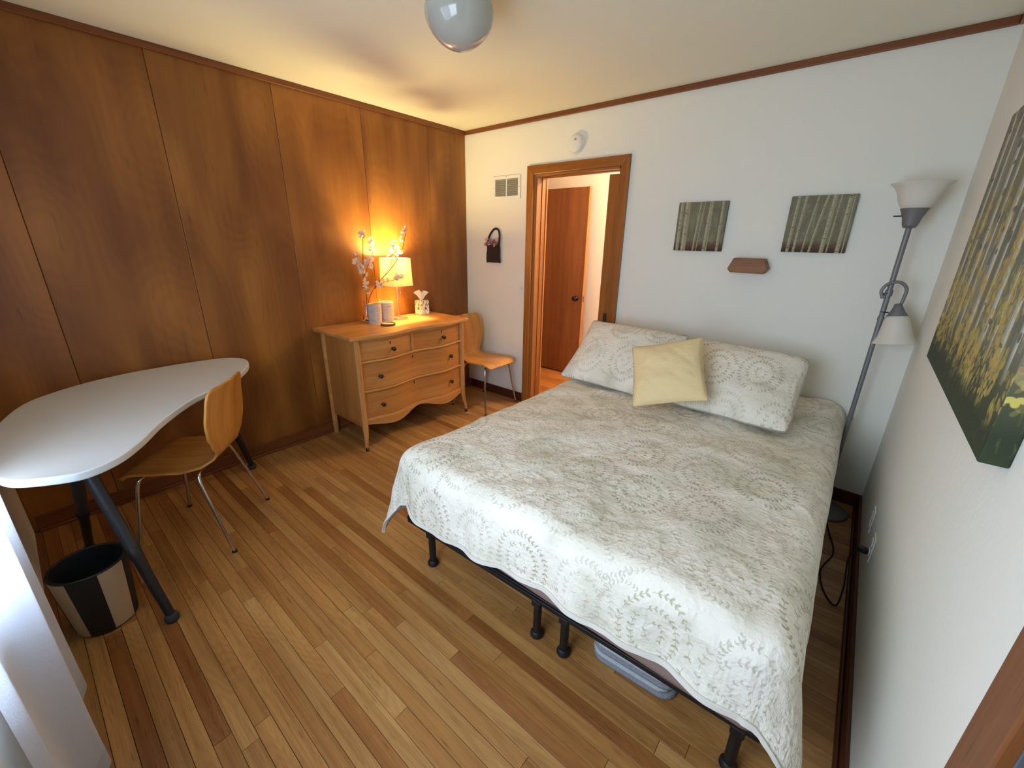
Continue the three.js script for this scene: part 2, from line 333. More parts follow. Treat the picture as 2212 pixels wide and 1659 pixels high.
// ---------------------------------------------------------------- bed: frame, mattress, bedspread, pillows
const BX0 = 1.66, BX1 = 3.17, BZ1 = 2.045, BY = 0.605;
{
  const t = thing('bed_frame', 'low black metal bed frame standing on the floor under the mattress', 'bed frame', [0, 0, 0]);
  const y0 = 0.183, y1 = 0.219, fz = (x) => 2.012 - (x - 1.7) * 0.032;
  mesh('foot_rail', [span(-0.77, 0.77, y0, y1, -0.0125, 0.0125, 0.004), span(-0.76, 0.76, y0 + 0.012, y1 - 0.008, 0.0115, 0.018, 0.003)].map((g) => g.rotateY(0.032).translate(2.39, 0, fz(2.39))), M.blackMetal, t);
  mesh('head_rail', span(1.69, 3.13, y0, y1, 0.06, 0.085, 0.004), M.blackMetal, t);
  for (const x of [1.69, 2.4425, 3.105]) mesh('side_rail', span(x, x + 0.025, y0, y1, 0.085, 1.945, 0.004), M.blackMetal, t);
  for (let k = 0; k < 8; k++) mesh('slat', span(1.715, 3.105, y1 - 0.006, y1, 0.2 + k * 0.235, 0.24 + k * 0.235), M.blackMetal, t);
  for (const [x, z] of [[1.778, fz(1.778) - 0.005], [2.395, fz(2.395) - 0.005], [2.52, fz(2.52) - 0.005], [3.105, fz(3.105) - 0.005], [1.778, 0.2], [3.105, 0.2], [2.455, 0.2], [2.455, 1.1], [1.72, 1.1], [3.105, 1.1]]) {
    const l = mesh('leg', [cyl(0.0165, 0.0165, y0 - 0.02, x, 0.02 + (y0 - 0.02) / 2, z, 16), box(0.04, 0.03, 0.04, x, y0 - 0.008, z, 0.004)], M.blackMetal, t);
    mesh('foot', [lathe([[0, 0], [0.022, 0], [0.026, 0.006], [0.026, 0.016], [0.021, 0.027], [0.017, 0.03], [0, 0.03]], 18).translate(x, 0, z)], M.black, l);
  }
  const mt = mesh('mattress', [box(BX1 - BX0 - 0.03, 0.36, BZ1 - 0.07, (BX0 + BX1) / 2, 0.2235 + 0.18, (BZ1 + 0.03) / 2, 0.05, 3)], std({ color: C(150, 126, 116), roughness: 0.9, bumpMap: clothBump, bumpScale: 0.001 }), scene);
  tag(mt, 'thick mattress between the low black frame and the patterned bedspread', 'mattress');
}
const sprigs = canvasTexture(2048, 2048, (g, w, h) => {
  const S = w / 2.4;                              // pixels per metre
  g.fillStyle = 'rgb(243,236,222)'; g.fillRect(0, 0, w, h);
  const blot = (n, r0, r1, col) => { for (let k = 0; k < n; k++) { const x = rr(0, w), y = rr(0, h), r = rr(r0, r1) * S; for (const [ox, oy] of [[0, 0], [w, 0], [-w, 0], [0, h], [0, -h]]) { const q = g.createRadialGradient(x + ox, y + oy, 0, x + ox, y + oy, r); q.addColorStop(0, col); q.addColorStop(1, col.replace(/[\d.]+\)$/, '0)')); g.fillStyle = q; g.fillRect(x + ox - r, y + oy - r, 2 * r, 2 * r); } } };
  blot(110, 0.06, 0.2, 'rgba(198,194,168,0.34)'); blot(70, 0.05, 0.16, 'rgba(248,242,232,0.5)'); blot(160, 0.02, 0.07, 'rgba(186,181,158,0.34)'); blot(160, 0.015, 0.05, 'rgba(250,245,236,0.5)');
  const leaf = (x, y, a, l, col) => { g.save(); g.translate(x, y); g.rotate(a); g.fillStyle = col; g.beginPath(); g.ellipse(l * 0.55, 0, l * 0.55, l * 0.24, 0, 0, 7); g.fill(); g.restore(); };
  const wreath = (cx, cy, rx, ry, n, l, gap, tone) => {
    let px, py;
    for (let k = 0; k <= n; k++) {
      const a = k / n * Math.PI * 2, x = cx + Math.cos(a) * rx * S, y = cy + Math.sin(a) * ry * S;
      if (rnd() > gap) { g.strokeStyle = tone; g.lineWidth = 1.3; if (px !== undefined) { g.beginPath(); g.moveTo(px, py); g.lineTo(x, y); g.stroke(); } for (const s of [-1, 1]) leaf(x, y, a + Math.PI / 2 + s * 0.85 + rr(-0.2, 0.2), l * S * rr(0.8, 1.2), tone); }
      px = x; py = y;
    }
  };
  const stepX = 0.24, stepY = 0.3;
  for (let j = 0; j < 8; j++) for (let i = 0; i < 10; i++) {
    const cx = ((i + (j % 2) * 0.5) * stepX + 0.1 + rr(-0.015, 0.015)) * S, cy = (j * stepY + 0.15 + rr(-0.02, 0.02)) * S;
    for (const ox of [-w, 0, w]) for (const oy of [-h, 0, h]) {
      const X = cx + ox, Y = cy + oy; if (X < -0.3 * S || X > w + 0.3 * S || Y < -0.3 * S || Y > h + 0.3 * S) continue;
      const tone = `rgba(${168 + Math.floor(rr(0, 14))},${163 + Math.floor(rr(0, 12))},${141 + Math.floor(rr(0, 12))},${rr(0.3, 0.8).toFixed(2)})`;
      wreath(X, Y, 0.1, 0.13, 38, 0.0125, 0.14, tone);
      wreath(X, Y, 0.062, 0.085, 26, 0.0115, 0.18, tone);
      wreath(X, Y, 0.024, 0.034, 10, 0.009, 0.25, tone);
    }
  }
  for (let k = 0; k < 260; k++) { let x = rr(0, w), y = rr(0, h), a = rr(0, 6.3); for (let q = 0; q < 9; q++) { a += rr(-0.35, 0.35); x += Math.cos(a) * 0.012 * S; y += Math.sin(a) * 0.012 * S; for (const sd of [-1, 1]) leaf(x, y, a + sd * 0.9, rr(0.006, 0.011) * S, k % 3 ? 'rgba(166,161,142,0.45)' : 'rgba(250,246,238,0.6)'); } }
  for (let k = 0; k < 3500; k++) { g.fillStyle = rnd() < 0.5 ? 'rgba(240,234,226,0.3)' : 'rgba(168,164,148,0.22)'; g.fillRect(rr(0, w), rr(0, h), rr(2, 16), rr(2, 4)); }
});
sprigs.repeat.set(1 / 2.4, 1 / 2.4);
const bedCloth = std({ map: sprigs, color: C(250, 248, 244), roughness: 0.95, bumpMap: crinkle, bumpScale: 0.0052 });
function smoothNoise(s, cx, cy) {                  // bilinear sample of a small periodic lattice
  const n = 256, a = lattice(n, n, cx, cy, s);
  return (u, v) => { const x = ((u % 1) + 1) % 1 * n, y = ((v % 1) + 1) % 1 * n, x0 = Math.floor(x) % n, y0 = Math.floor(y) % n, fx = x - Math.floor(x), fy = y - Math.floor(y), x1 = (x0 + 1) % n, y1 = (y0 + 1) % n; return mix(mix(a[y0 * n + x0], a[y0 * n + x1], fx), mix(a[y1 * n + x0], a[y1 * n + x1], fx), fy) - 0.5; };
}
{
  const DLf = 0.40, DRt = 0.34, DFt = 0.325, r = 0.085, arc = r * Math.PI / 2;
  const xl = BX0 + r * 0.55, xr = BX1 - r * 0.75, zf = BZ1 - r * 0.55;
  const n1 = smoothNoise(3, 5, 5), n2 = smoothNoise(4, 13, 13), n3 = smoothNoise(5, 34, 34), hem = smoothNoise(6, 14, 3);
  const nu = 230, nv = 210, X0 = xl - DLf, X1 = xr + DRt, Z0 = 0.03, Z1 = zf + DFt;
  const f = (u, v) => {
    const X = mix(X0, X1, u), foot = DFt - 0.055 * Math.max(0, Math.min(1, (X - 2.0) / 1.1)), Z = mix(Z0, zf + foot, v);
    const ax = X < xl ? xl - X : X > xr ? X - xr : 0, az = Z > zf ? Z - zf : 0, sx = X < xl ? -1 : 1;
    let d = Math.hypot(ax, az); const ux = d ? sx * ax / d : 0, uz = d ? az / d : 0;
    const bx = Math.min(xr, Math.max(xl, X)), bz = Math.min(zf, Z), ph = Math.atan2(az, ax), cn = Math.sin(2 * ph) ** 2;
    const left = X < xl;
    d *= 1 + 0.10 * hem(X * 0.22, Z * 0.3) * (d > arc ? 1 : 0);
    if (az > 0 && d > arc) d -= 0.17 * Math.exp(-(((X - 1.715) / 0.085) ** 2)) * Math.max(0, d - arc);
    let out, drop;
    if (d < arc) { const a = d / r; out = r * Math.sin(a); drop = r * (1 - Math.cos(a)); }
    else { const e = d - arc, fl = (left ? 0.055 : 0.05 + 0.06 * Math.max(0, Z - 1) ) * (ax > 0 ? 1 : 0) + (az > 0 ? 0.09 : 0) + cn * (left ? 0.10 : 0.10);
      out = r + e * fl; drop = r + e * Math.sqrt(Math.max(0.2, 1 - fl * fl)); }
    const s = (bx * 1.0 - bz * 0.9) + (ax > 0 && az > 0 ? ph * 0.16 : 0), wv = Math.min(1, d / 0.25);
    out += wv * wv * (0.014 * Math.sin(s * 15 + 1.1) + 0.008 * Math.sin(s * 31 + 2) + 0.02 * n2(X * 0.4, Z * 0.4)) * (ax > 0 && !left ? 0.4 : 1);
    const fade = 1 - wv;
    const tri = (q) => Math.abs(q) ** 0.8 * Math.sign(q);
    let y = BY - drop + (0.026 * n1(X * 0.4, Z * 0.4) + 0.018 * tri(n2(X * 0.45 + 0.15 * Z, Z * 0.35)) + 0.009 * n3(X * 0.5, Z * 0.42)) * (0.35 + 0.65 * fade);
    if (Z < 0.6) y += 0.03 * (1 - Z / 0.6) * fade;
    return V(bx + ux * out, Math.max(0.012, y), bz + uz * out + 0.004 * n3(X, Z));
  };
  const g = grid(f, nu, nv, (u, v) => [mix(X0, X1, u), -mix(Z0, Z1, v)]);
  const bs = thing('bedspread', 'cream and sage bedspread printed with leafy wreaths, draped over the bed', 'bedspread', [0, 0, 0]);
  mesh('cloth', thick(g, nu, nv, 0.007), bedCloth, bs);
  // stitched hem along foot and sides
  const hp = []; for (let i = 0; i <= 160; i++) hp.push(f(i / 160, 1)); const side = []; for (let i = 0; i <= 120; i++) side.push(f(0, i / 120));
  const band = (fn, n) => { const q = grid((u, v) => fn(u, v), n, 2); return thick(q, n, 2, 0.006); };
  mesh('hem', [band((u, v) => { const p = f(u, 1 - v * 0.007); return V(p.x, p.y - 0.001, p.z + 0.0025); }, 200)], std({ color: C(226, 220, 208), roughness: 0.95 }), bs);
}
// pillows: corners bottom-left, bottom-right, top-right, top-left
function pillowGeo(w, h, t, pinch, s, corner = 0.02, uvScale = 1) {
  const n = 44, n1 = smoothNoise(s, 6, 6), n2 = smoothNoise(s + 1, 15, 15);
  const half = (side) => grid((a, b) => {
    const u = a * 2 - 1, v = b * 2 - 1;
    const k = (1 - Math.abs(u) ** 2.6) * (1 - Math.abs(v) ** 2.6), b0 = Math.max(0, k) ** 0.52;
    const rc = 1 - corner * (u * u * v * v) ** 3;
    const x = rc * w / 2 * u * (1 - pinch * (1 - v * v) ) + 0.006 * n1(v * 0.5, u * 0.3), y = rc * h / 2 * v * (1 - pinch * (1 - u * u)) + 0.006 * n1(u * 0.5 + 0.3, v * 0.3);
    const edge = Math.min(1, (1 - Math.max(Math.abs(u), Math.abs(v))) / 0.3);
    return V(x, y, side * (t / 2 * b0 + edge * (0.016 * n1(u * 0.4, v * 0.4) + 0.008 * n2(u * 0.4, v * 0.4))));
  }, n, n, (a, b) => [a * w * uvScale + s * 0.31, b * h * uvScale + s * 0.17]);
  const A = half(1), B = half(-1); const ix = B.index.array; for (let k = 0; k < ix.length; k += 3) { const q = ix[k]; ix[k] = ix[k + 1]; ix[k + 1] = q; }
  const fix = (g) => { g.computeVertexNormals(); return g; };
  // front must face +z
  const ia = A.index.array; for (let k = 0; k < ia.length; k += 3) { const q = ia[k]; ia[k] = ia[k + 1]; ia[k + 1] = q; }
  const ib = B.index.array; for (let k = 0; k < ib.length; k += 3) { const q = ib[k]; ib[k] = ib[k + 1]; ib[k + 1] = q; }
  return mergeGeometries([fix(A), fix(B)]);
}
function placeOn(o, c, right, up) {
  const x = V(...right).normalize(), z = x.clone().cross(V(...up)).normalize(), y = z.clone().cross(x);
  o.quaternion.setFromRotationMatrix(new THREE.Matrix4().makeBasis(x, y, z)); o.position.set(...c);
}
function seamTube(w, h, pinch, rad, corner = 0.02) {
  const pts = []; const P = (u, v) => { const rc = 1 - corner * (u * u * v * v) ** 3; return [rc * w / 2 * u * (1 - pinch * (1 - v * v)), rc * h / 2 * v * (1 - pinch * (1 - u * u)), 0]; };
  for (let k = 0; k < 10; k++) pts.push(P(-1 + 0.2 * k, -1)); for (let k = 0; k < 10; k++) pts.push(P(1, -1 + 0.2 * k)); for (let k = 0; k < 10; k++) pts.push(P(1 - 0.2 * k, 1)); for (let k = 0; k < 10; k++) pts.push(P(-1, 1 - 0.2 * k));
  return tube(pts, rad, 160, 6, true);
}
{
  const p1 = thing('pillow', 'sage patterned bed pillow at the left of the headboard end, nearest the doorway', 'pillow', [0, 0, 0], 0, 'matching patterned bed pillows');
  mesh('pillowcase', pillowGeo(0.70, 0.52, 0.185, 0.045, 21), bedCloth, p1); mesh('piping', seamTube(0.70, 0.52, 0.045, 0.0035), bedCloth, p1);
  placeOn(p1, [1.965, 0.788, 0.50], [1, -0.012, 0.03], [-0.12, 0.62, -0.72]);
  const p2 = thing('pillow', 'sage patterned bed pillow lying to the right of the tan cushion, towards the floor lamp', 'pillow', [0, 0, 0], 0, 'matching patterned bed pillows');
  mesh('pillowcase', pillowGeo(0.63, 0.51, 0.19, 0.02, 31, 0.05), bedCloth, p2); mesh('piping', seamTube(0.63, 0.51, 0.02, 0.0035, 0.05), bedCloth, p2);
  placeOn(p2, [2.66, 0.786, 0.53], [1, -0.03, -0.02], [-0.09, 0.56, -0.76]);
  const linen = std({ color: C(236, 210, 158), roughness: 0.95, bumpMap: clothBump, bumpScale: 0.0015 });
  const cu = thing('throw_cushion', 'plain square tan cushion leaning on the two patterned pillows', 'cushion', [0, 0, 0]);
  mesh('cover', pillowGeo(0.385, 0.385, 0.135, 0.06, 47), linen, cu); mesh('piping', seamTube(0.385, 0.385, 0.06, 0.003), linen, cu);
  placeOn(cu, [2.375, 0.838, 0.802], [0.339, 0.099, -0.083], [-0.17, 0.255, -0.215]);
}

// grey blanket folded on the floor under the bed
{
  const gm = std({ color: C(138, 142, 147), roughness: 0.95, bumpMap: clothBump, bumpScale: 0.003 }), gl = std({ color: C(182, 186, 190), roughness: 0.95, bumpMap: clothBump, bumpScale: 0.003 });
  const t = thing('folded_blanket', 'grey blanket folded in layers on the floor under the foot of the bed', 'blanket', [2.745, 0, 1.765], 0.06);
  for (let k = 0; k < 5; k++) {
    const w = 0.155 - 0.006 * (k % 2), d = 0.15, c = 0.05, y = k * 0.0235, ox = rr(-0.006, 0.006), pts = [];
    for (const [sx, sz, a0] of [[1, 1, 0], [-1, 1, 1], [-1, -1, 2], [1, -1, 3]]) for (let q = 0; q <= 5; q++) { const a = (a0 + q / 5) * Math.PI / 2; pts.push([ox + sx * (w - c) + c * Math.cos(a), sz * (d - c) + c * Math.sin(a)]); }
    mesh('fold', plan(pts, y + 0.0005, y + 0.023, 0.0095), k % 2 ? gl : gm, t);
  }
}

// ---------------------------------------------------------------- dresser
{
  const t = thing('dresser', 'honey wooden dresser with serpentine drawer fronts and dark knobs against the panelled wall', 'dresser', [0, 0, 0]);
  const zA = 0.56, zB = 1.585, xF = 0.495, amp = 0.038;
  const lobe = (z) => { const q = (z - zA) / (zB - zA); return q <= 0 || q >= 1 ? 0 : amp * (1 - Math.cos(4 * Math.PI * q)) / 2; };
  const strip = (z0, z1, off, back, n = 44) => { const a = []; for (let i = 0; i <= n; i++) { const z = mix(z0, z1, i / n); a.push([xF + off + lobe(z), z]); } a.push([back, z1], [back, z0]); return a; };
  const rail = (z0, z1, y0, y1, off, back, ax = 'z') => grain(plan(strip(z0, z1, off, back), y0, y1, 0.0025), ax);
  // top
  const top = [[0.012, 0.515]]; for (let i = 0; i <= 60; i++) { const z = mix(0.515, 1.628, i / 60); top.push([xF + 0.036 + lobe(mix(zA, zB, i / 60)) * 1.0, z]); } top.push([0.012, 1.628]);
  mesh('top', grain(plan(top, 0.842, 0.870, 0.007), 'z'), M.maple, t);
  // case
  for (const z of [0.57, 1.553]) mesh('side_panel', grain(plan([[0.05, z], [0.49, z], [0.49, z + 0.022], [0.05, z + 0.022]], 0.205, 0.842), 'y'), M.mapleDark, t);
  mesh('back_panel', grain(span(0.03, 0.045, 0.2, 0.842, 0.585, 1.56), 'y'), M.mapleDark, t);
  mesh('case_interior', [grain(span(0.045, 0.44, 0.25, 0.835, 0.593, 1.552), 'y')], std({ color: C(60, 38, 20), roughness: 0.9 }), t);
  for (const [y0, y1] of [[0.824, 0.842], [0.669, 0.683], [0.448, 0.462], [0.232, 0.246]]) mesh('drawer_rail', rail(0.595, 1.55, y0, y1, 0.009, 0.44), M.maple, t);
  mesh('divider', grain(plan(strip(1.088, 1.106, 0.009, 0.44, 4), 0.683, 0.824, 0.002), 'y'), M.maple, t);
  const brass = std({ color: C(52, 34, 22), roughness: 0.4, metalness: 0.5 });
  const drawer = (z0, z1, y0, y1, knobs, key) => {
    const d = mesh('drawer', rail(z0, z1, y0, y1, -0.002, 0.445), M.mapleDark, t);
    for (const [kz, ky] of knobs) mesh('knob', [lathe([[0, 0], [0.012, 0], [0.012, 0.003], [0.006, 0.007], [0.0075, 0.013], [0.0155, 0.018], [0.0165, 0.024], [0.011, 0.03], [0, 0.031]], 18).rotateZ(-Math.PI / 2).translate(xF - 0.002 + lobe(kz), ky, kz)], M.knob, d);
    mesh('keyhole', [cyl(0.0055, 0.0055, 0.003, 0, 0, 0, 14).rotateZ(Math.PI / 2).translate(xF - 0.001 + lobe(key[0]), key[1], key[0]), box(0.003, 0.018, 0.005, xF - 0.001 + lobe(key[0]), key[1] - 0.009, key[0], 0.001)], brass, d);
  };
  drawer(1.108, 1.546, 0.685, 0.822, [[1.30, 0.742]], [1.318, 0.795]);
  drawer(0.597, 1.086, 0.685, 0.822, [[0.815, 0.75]], [0.825, 0.802]);
  drawer(0.597, 1.546, 0.464, 0.667, [[1.42, 0.556], [0.735, 0.572]], [1.10, 0.64]);
  drawer(0.597, 1.546, 0.248, 0.446, [[1.42, 0.333], [0.74, 0.345]], [1.10, 0.425]);
  // scalloped apron
  const low = (z) => { const q = (z - zA) / (zB - zA); return 0.206 - 0.036 * (1 - Math.cos(4 * Math.PI * q)) / 2 + 0.02 * Math.exp(-(((q - 0.5) / 0.13) ** 2)); };
  const apron = thick(grid((u, v) => { const z = mix(0.595, 1.552, u); return V(xF + lobe(z), mix(low(z), 0.234, v), z); }, 60, 3), 60, 3, -0.018);
  mesh('apron', grain(apron, 'z'), M.maple, t);
  for (const z of [1.556, 0.571]) mesh('side_apron', grain(span(0.06, 0.48, 0.175, 0.206, z, z + 0.018, 0.004), 'x'), M.mapleDark, t);
  // posts and legs: square sections lofted along y, [y, x, z, half]
  const loft = (secs) => {
    const pos = [], idx = [], m = 8;
    secs.forEach(([y, x, z, h]) => { for (let k = 0; k < m; k++) { const a = (k + 0.5) / m * Math.PI * 2, c = Math.cos(a), s = Math.sin(a), q = h * 1.02 / Math.max(Math.abs(c), Math.abs(s)) * 0.98; pos.push(x + c * q, y, z + s * q); } });
    for (let j = 0; j + 1 < secs.length; j++) for (let k = 0; k < m; k++) { const a = j * m + k, b = j * m + (k + 1) % m, c = a + m, d = b + m; idx.push(a, c, b, b, c, d); }
    for (let k = 1; k + 1 < m; k++) { idx.push(0, k, k + 1); const o = (secs.length - 1) * m; idx.push(o, o + k + 1, o + k); }
    const g = new THREE.BufferGeometry(); g.setAttribute('position', new THREE.Float32BufferAttribute(pos, 3)); g.setIndex(idx); return toCreasedNormals(g, 0.7);
  };
  for (const [z, s] of [[1.568, 1], [0.577, -1]]) {
    const l = mesh('front_leg', grain(loft([[0.035, 0.522, z + s * 0.016, 0.011], [0.07, 0.520, z + s * 0.014, 0.012], [0.13, 0.508, z + s * 0.004, 0.017], [0.2, 0.500, z, 0.022], [0.3, 0.498, z, 0.0225], [0.842, 0.498, z, 0.0225]].reverse()), 'y'), M.maple, t);
    mesh('caster', [cyl(0.015, 0.015, 0.014, 0, 0, 0, 16).rotateX(Math.PI / 2).translate(0.524, 0.015, z + s * 0.016), cyl(0.006, 0.006, 0.02, 0.522, 0.032, z + s * 0.016, 8)], std({ color: C(60, 44, 34), roughness: 0.6 }), l);
    mesh('rear_leg', grain(loft([[0, 0.045, z, 0.017], [0.12, 0.045, z, 0.02], [0.842, 0.045, z, 0.021]].reverse()), 'y'), M.maple, t);
  }
}

// ---------------------------------------------------------------- things on the dresser
const TY = 0.870;
{
  // table lamp with square shade
  const t = thing('table_lamp', 'lit table lamp with a square cream shade and slim metal stem on the dresser', 'lamp', [0.155, TY, 0.962]);
  const brushed = std({ color: C(190, 178, 158), roughness: 0.3, metalness: 0.9 });
  mesh('base', [box(0.105, 0.018, 0.105, 0, 0.009, 0, 0.003)], brushed, t);
  mesh('stem', [cyl(0.006, 0.006, 0.36, 0, 0.198, 0, 14), cyl(0.012, 0.014, 0.05, 0, 0.392, 0, 14), cyl(0.011, 0.013, 0.012, 0, 0.024, 0, 14)], brushed, t);
  const y0 = 0.277, y1 = 0.490, s0 = 0.093, s1 = 0.087;
  const cloth = phys({ color: C(254, 226, 150), roughness: 0.95, transmission: 0.035, thickness: 0, side: THREE.DoubleSide, bumpMap: clothBump, bumpScale: 0.0006 });
  const wallSide = (k) => { const a = k * Math.PI / 2; return grid((u, v) => { const s = mix(s0, s1, v), q = V(mix(-s, s, u), mix(y0, y1, v), s); return q.applyAxisAngle(V(0, 1, 0), a); }, 2, 2); };
  const sh = mesh('shade', [0, 1, 2, 3].map(wallSide), cloth, t);
  const edge = (s, y) => { const c = [[-s, -s], [s, -s], [s, s], [-s, s]]; return c.map(([x, z], i) => { const [x2, z2] = c[(i + 1) % 4]; return box(Math.abs(x2 - x) + 0.003, 0.004, Math.abs(z2 - z) + 0.003, (x + x2) / 2, y, (z + z2) / 2); }); };
  for (const q of [edge(s0, y0), edge(s1, y1)]) mesh('rim', q, std({ color: C(240, 222, 180), roughness: 0.9 }), sh);
  mesh('spider', [tube([[-s1, y1 - 0.02, 0], [0, y1 - 0.03, 0], [s1, y1 - 0.02, 0]], 0.0018, 12, 6), tube([[0, y1 - 0.02, -s1], [0, y1 - 0.03, 0], [0, y1 - 0.02, s1]], 0.0018, 12, 6)], brushed, sh);
  mesh('bulb', [new THREE.SphereGeometry(0.028, 20, 14).scale(1, 1.15, 1).translate(0, 0.446, 0)], std({ color: 0xffffff, emissive: new THREE.Color().setRGB(1, 0.74, 0.32), emissiveIntensity: 5 }), t);
  mesh('pull_chain', [cyl(0.0016, 0.0016, 0.055, 0.028, 0.252, -0.012, 6), cyl(0.004, 0.005, 0.018, 0.028, 0.218, -0.012, 10), tube([[0, 0.33, 0], [0.02, 0.325, -0.01], [0.028, 0.28, -0.012]], 0.0016, 8, 6)], brushed, t);
  const pl = new THREE.PointLight(new THREE.Color().setRGB(1, 0.79, 0.33), LAMP, 0, 2); pl.position.set(0, 0.446, 0); pl.castShadow = true; pl.shadow.radius = 1.6; t.add(pl);

  // birch bark vases
  const bark = canvasTexture(512, 256, (g, w, h) => {
    g.fillStyle = 'rgb(182,172,163)'; g.fillRect(0, 0, w, h);
    for (let k = 0; k < 300; k++) { g.fillStyle = `rgba(${rnd() < 0.6 ? '214,205,196' : '142,130,120'},${rr(0.15, 0.4).toFixed(2)})`; g.fillRect(rr(-40, w), rr(0, h), rr(20, 110), rr(1, 6)); }
    for (let k = 0; k < 120; k++) { g.fillStyle = `rgba(92,76,66,${rr(0.3, 0.75).toFixed(2)})`; g.fillRect(rr(-10, w), rr(0, h), rr(4, 34), rr(0.8, 2.6)); }
    for (let k = 0; k < 7; k++) { const x = rr(0, w), y = rr(0, h); g.fillStyle = 'rgba(60,48,42,0.7)'; g.beginPath(); g.ellipse(x, y, rr(6, 16), rr(3, 6), rr(-0.3, 0.3), 0, 7); g.fill(); }
  });
  const barkMat = std({ map: bark, roughness: 0.85 }), cut = std({ color: C(226, 196, 142), roughness: 0.8 });
  const vase = (x, z, r, h, lean, label) => {
    const v = thing('birch_vase', label, 'vase', [x, TY, z], rr(0, 6), 'birch bark vases on the dresser');
    const nz = smoothNoise(Math.floor(x * 1000), 6, 4);
    const wallG = thick(grid((u, q) => { const a = u * Math.PI * 2, k = r * (1 + 0.05 * nz(u, q) + 0.02 * (q - 0.5)); return V(Math.sin(a) * k, q * h * (1 + 0.02 * Math.sin(a + 1)), Math.cos(a) * k); }, 36, 8), 36, 8, 0.006);
    mesh('bark', wallG, barkMat, v);
    mesh('wooden_rim', [new THREE.TorusGeometry(r - 0.0035, 0.0035, 8, 36).rotateX(Math.PI / 2).translate(0, h + 0.0, 0)], cut, v);
    mesh('bottom', cyl(r - 0.006, r - 0.006, 0.01, 0, 0.006, 0, 30), cut, v);
  };
  vase(0.165, 1.193, 0.047, 0.148, 0, 'left of two birch bark vases, the slimmer greyer one, on the dresser');
  vase(0.145, 1.077, 0.055, 0.150, 0, 'right of two birch bark vases, the wider one with pale rim beside the lamp');
  // round coaster
  const co = thing('coaster', 'small round brown wooden dish in front of the birch vases', 'dish', [0.315, TY, 1.178]);
  mesh('dish', lathe([[0, 0], [0.05, 0], [0.056, 0.004], [0.057, 0.016], [0.053, 0.018], [0.05, 0.015], [0.049, 0.007], [0, 0.007]], 32), wood(T.fine, 138, 88, 52, 0.5), co);
  mesh('inlay', cyl(0.046, 0.046, 0.002, 0, 0.0082, 0, 28), std({ color: C(178, 132, 84), roughness: 0.6 }), co);

  // clear bottle behind the vases with blossom branches
  const glass = phys({ color: 0xffffff, transmission: 1, thickness: 0.004, roughness: 0.02, ior: 1.48 });
  const gv = thing('glass_vase', 'clear glass bottle vase behind the left birch vase', 'vase', [0.075, TY, 1.205]);
  mesh('vessel', lathe([[0, 0.004], [0.03, 0.004], [0.034, 0.02], [0.034, 0.075], [0.026, 0.11], [0.017, 0.14], [0.019, 0.165], [0.0165, 0.165], [0.0145, 0.14], [0.0235, 0.108], [0.031, 0.074], [0.031, 0.02], [0, 0.01]], 28), glass, gv);
  mesh('foot_ring', new THREE.TorusGeometry(0.027, 0.004, 8, 28).rotateX(Math.PI / 2).translate(0, 0.004, 0), glass, gv);
  const twigM = std({ color: C(74, 46, 28), roughness: 0.8 });
  const petalM = phys({ color: C(246, 226, 206), roughness: 0.9, transmission: 0.35, thickness: 0, side: THREE.DoubleSide }), heart = std({ color: C(214, 176, 96), roughness: 0.8 });
  const petalShape = (r, a, tilt) => grid((u, v) => { const q = (u - 0.5) * 2, w = Math.sin(Math.PI * Math.min(1, v * 0.85 + 0.08)) * 0.5 * r; const p = V(q * w, 0.25 * r * v * v + 0.12 * r * q * q, v * r); return p.applyAxisAngle(V(1, 0, 0), -tilt).applyAxisAngle(V(0, 1, 0), a); }, 4, 4);
  const flowerGeos = [0, 1, 2].map((k) => join([0, 1, 2, 3, 4].map((i) => petalShape(0.021 + 0.002 * k, i * 1.2566 + rr(-0.15, 0.15), rr(0.2, 0.65)))));
  const heartGeo = new THREE.SphereGeometry(0.0035, 8, 6);
  const branch = (label, stems, blooms) => {
    const b = thing('blossom_branch', label, 'branch', [0, 0, 0], 0, 'blossom branches in the clear bottle');
    stems.forEach((s, i) => mesh(i ? 'twig' : 'stem', tube(s, i ? 0.0016 : 0.0024, 30, 6), twigM, b));
    for (const [x, y, z, sc] of blooms) {
      const f = mesh('flower', flowerGeos[Math.floor(rnd() * 3)], petalM, b); f.position.set(x, y, z); f.scale.setScalar(1.22 * (sc ?? rr(0.8, 1.25))); f.rotation.set(rr(0.2, 1.4), rr(0, 6.3), rr(-0.8, 0.2) - 0.3);
      mesh('stamen', heartGeo, heart, f).position.set(0, 0.003, 0);
    }
  };
  const B = [0.075, TY + 0.02, 1.205];
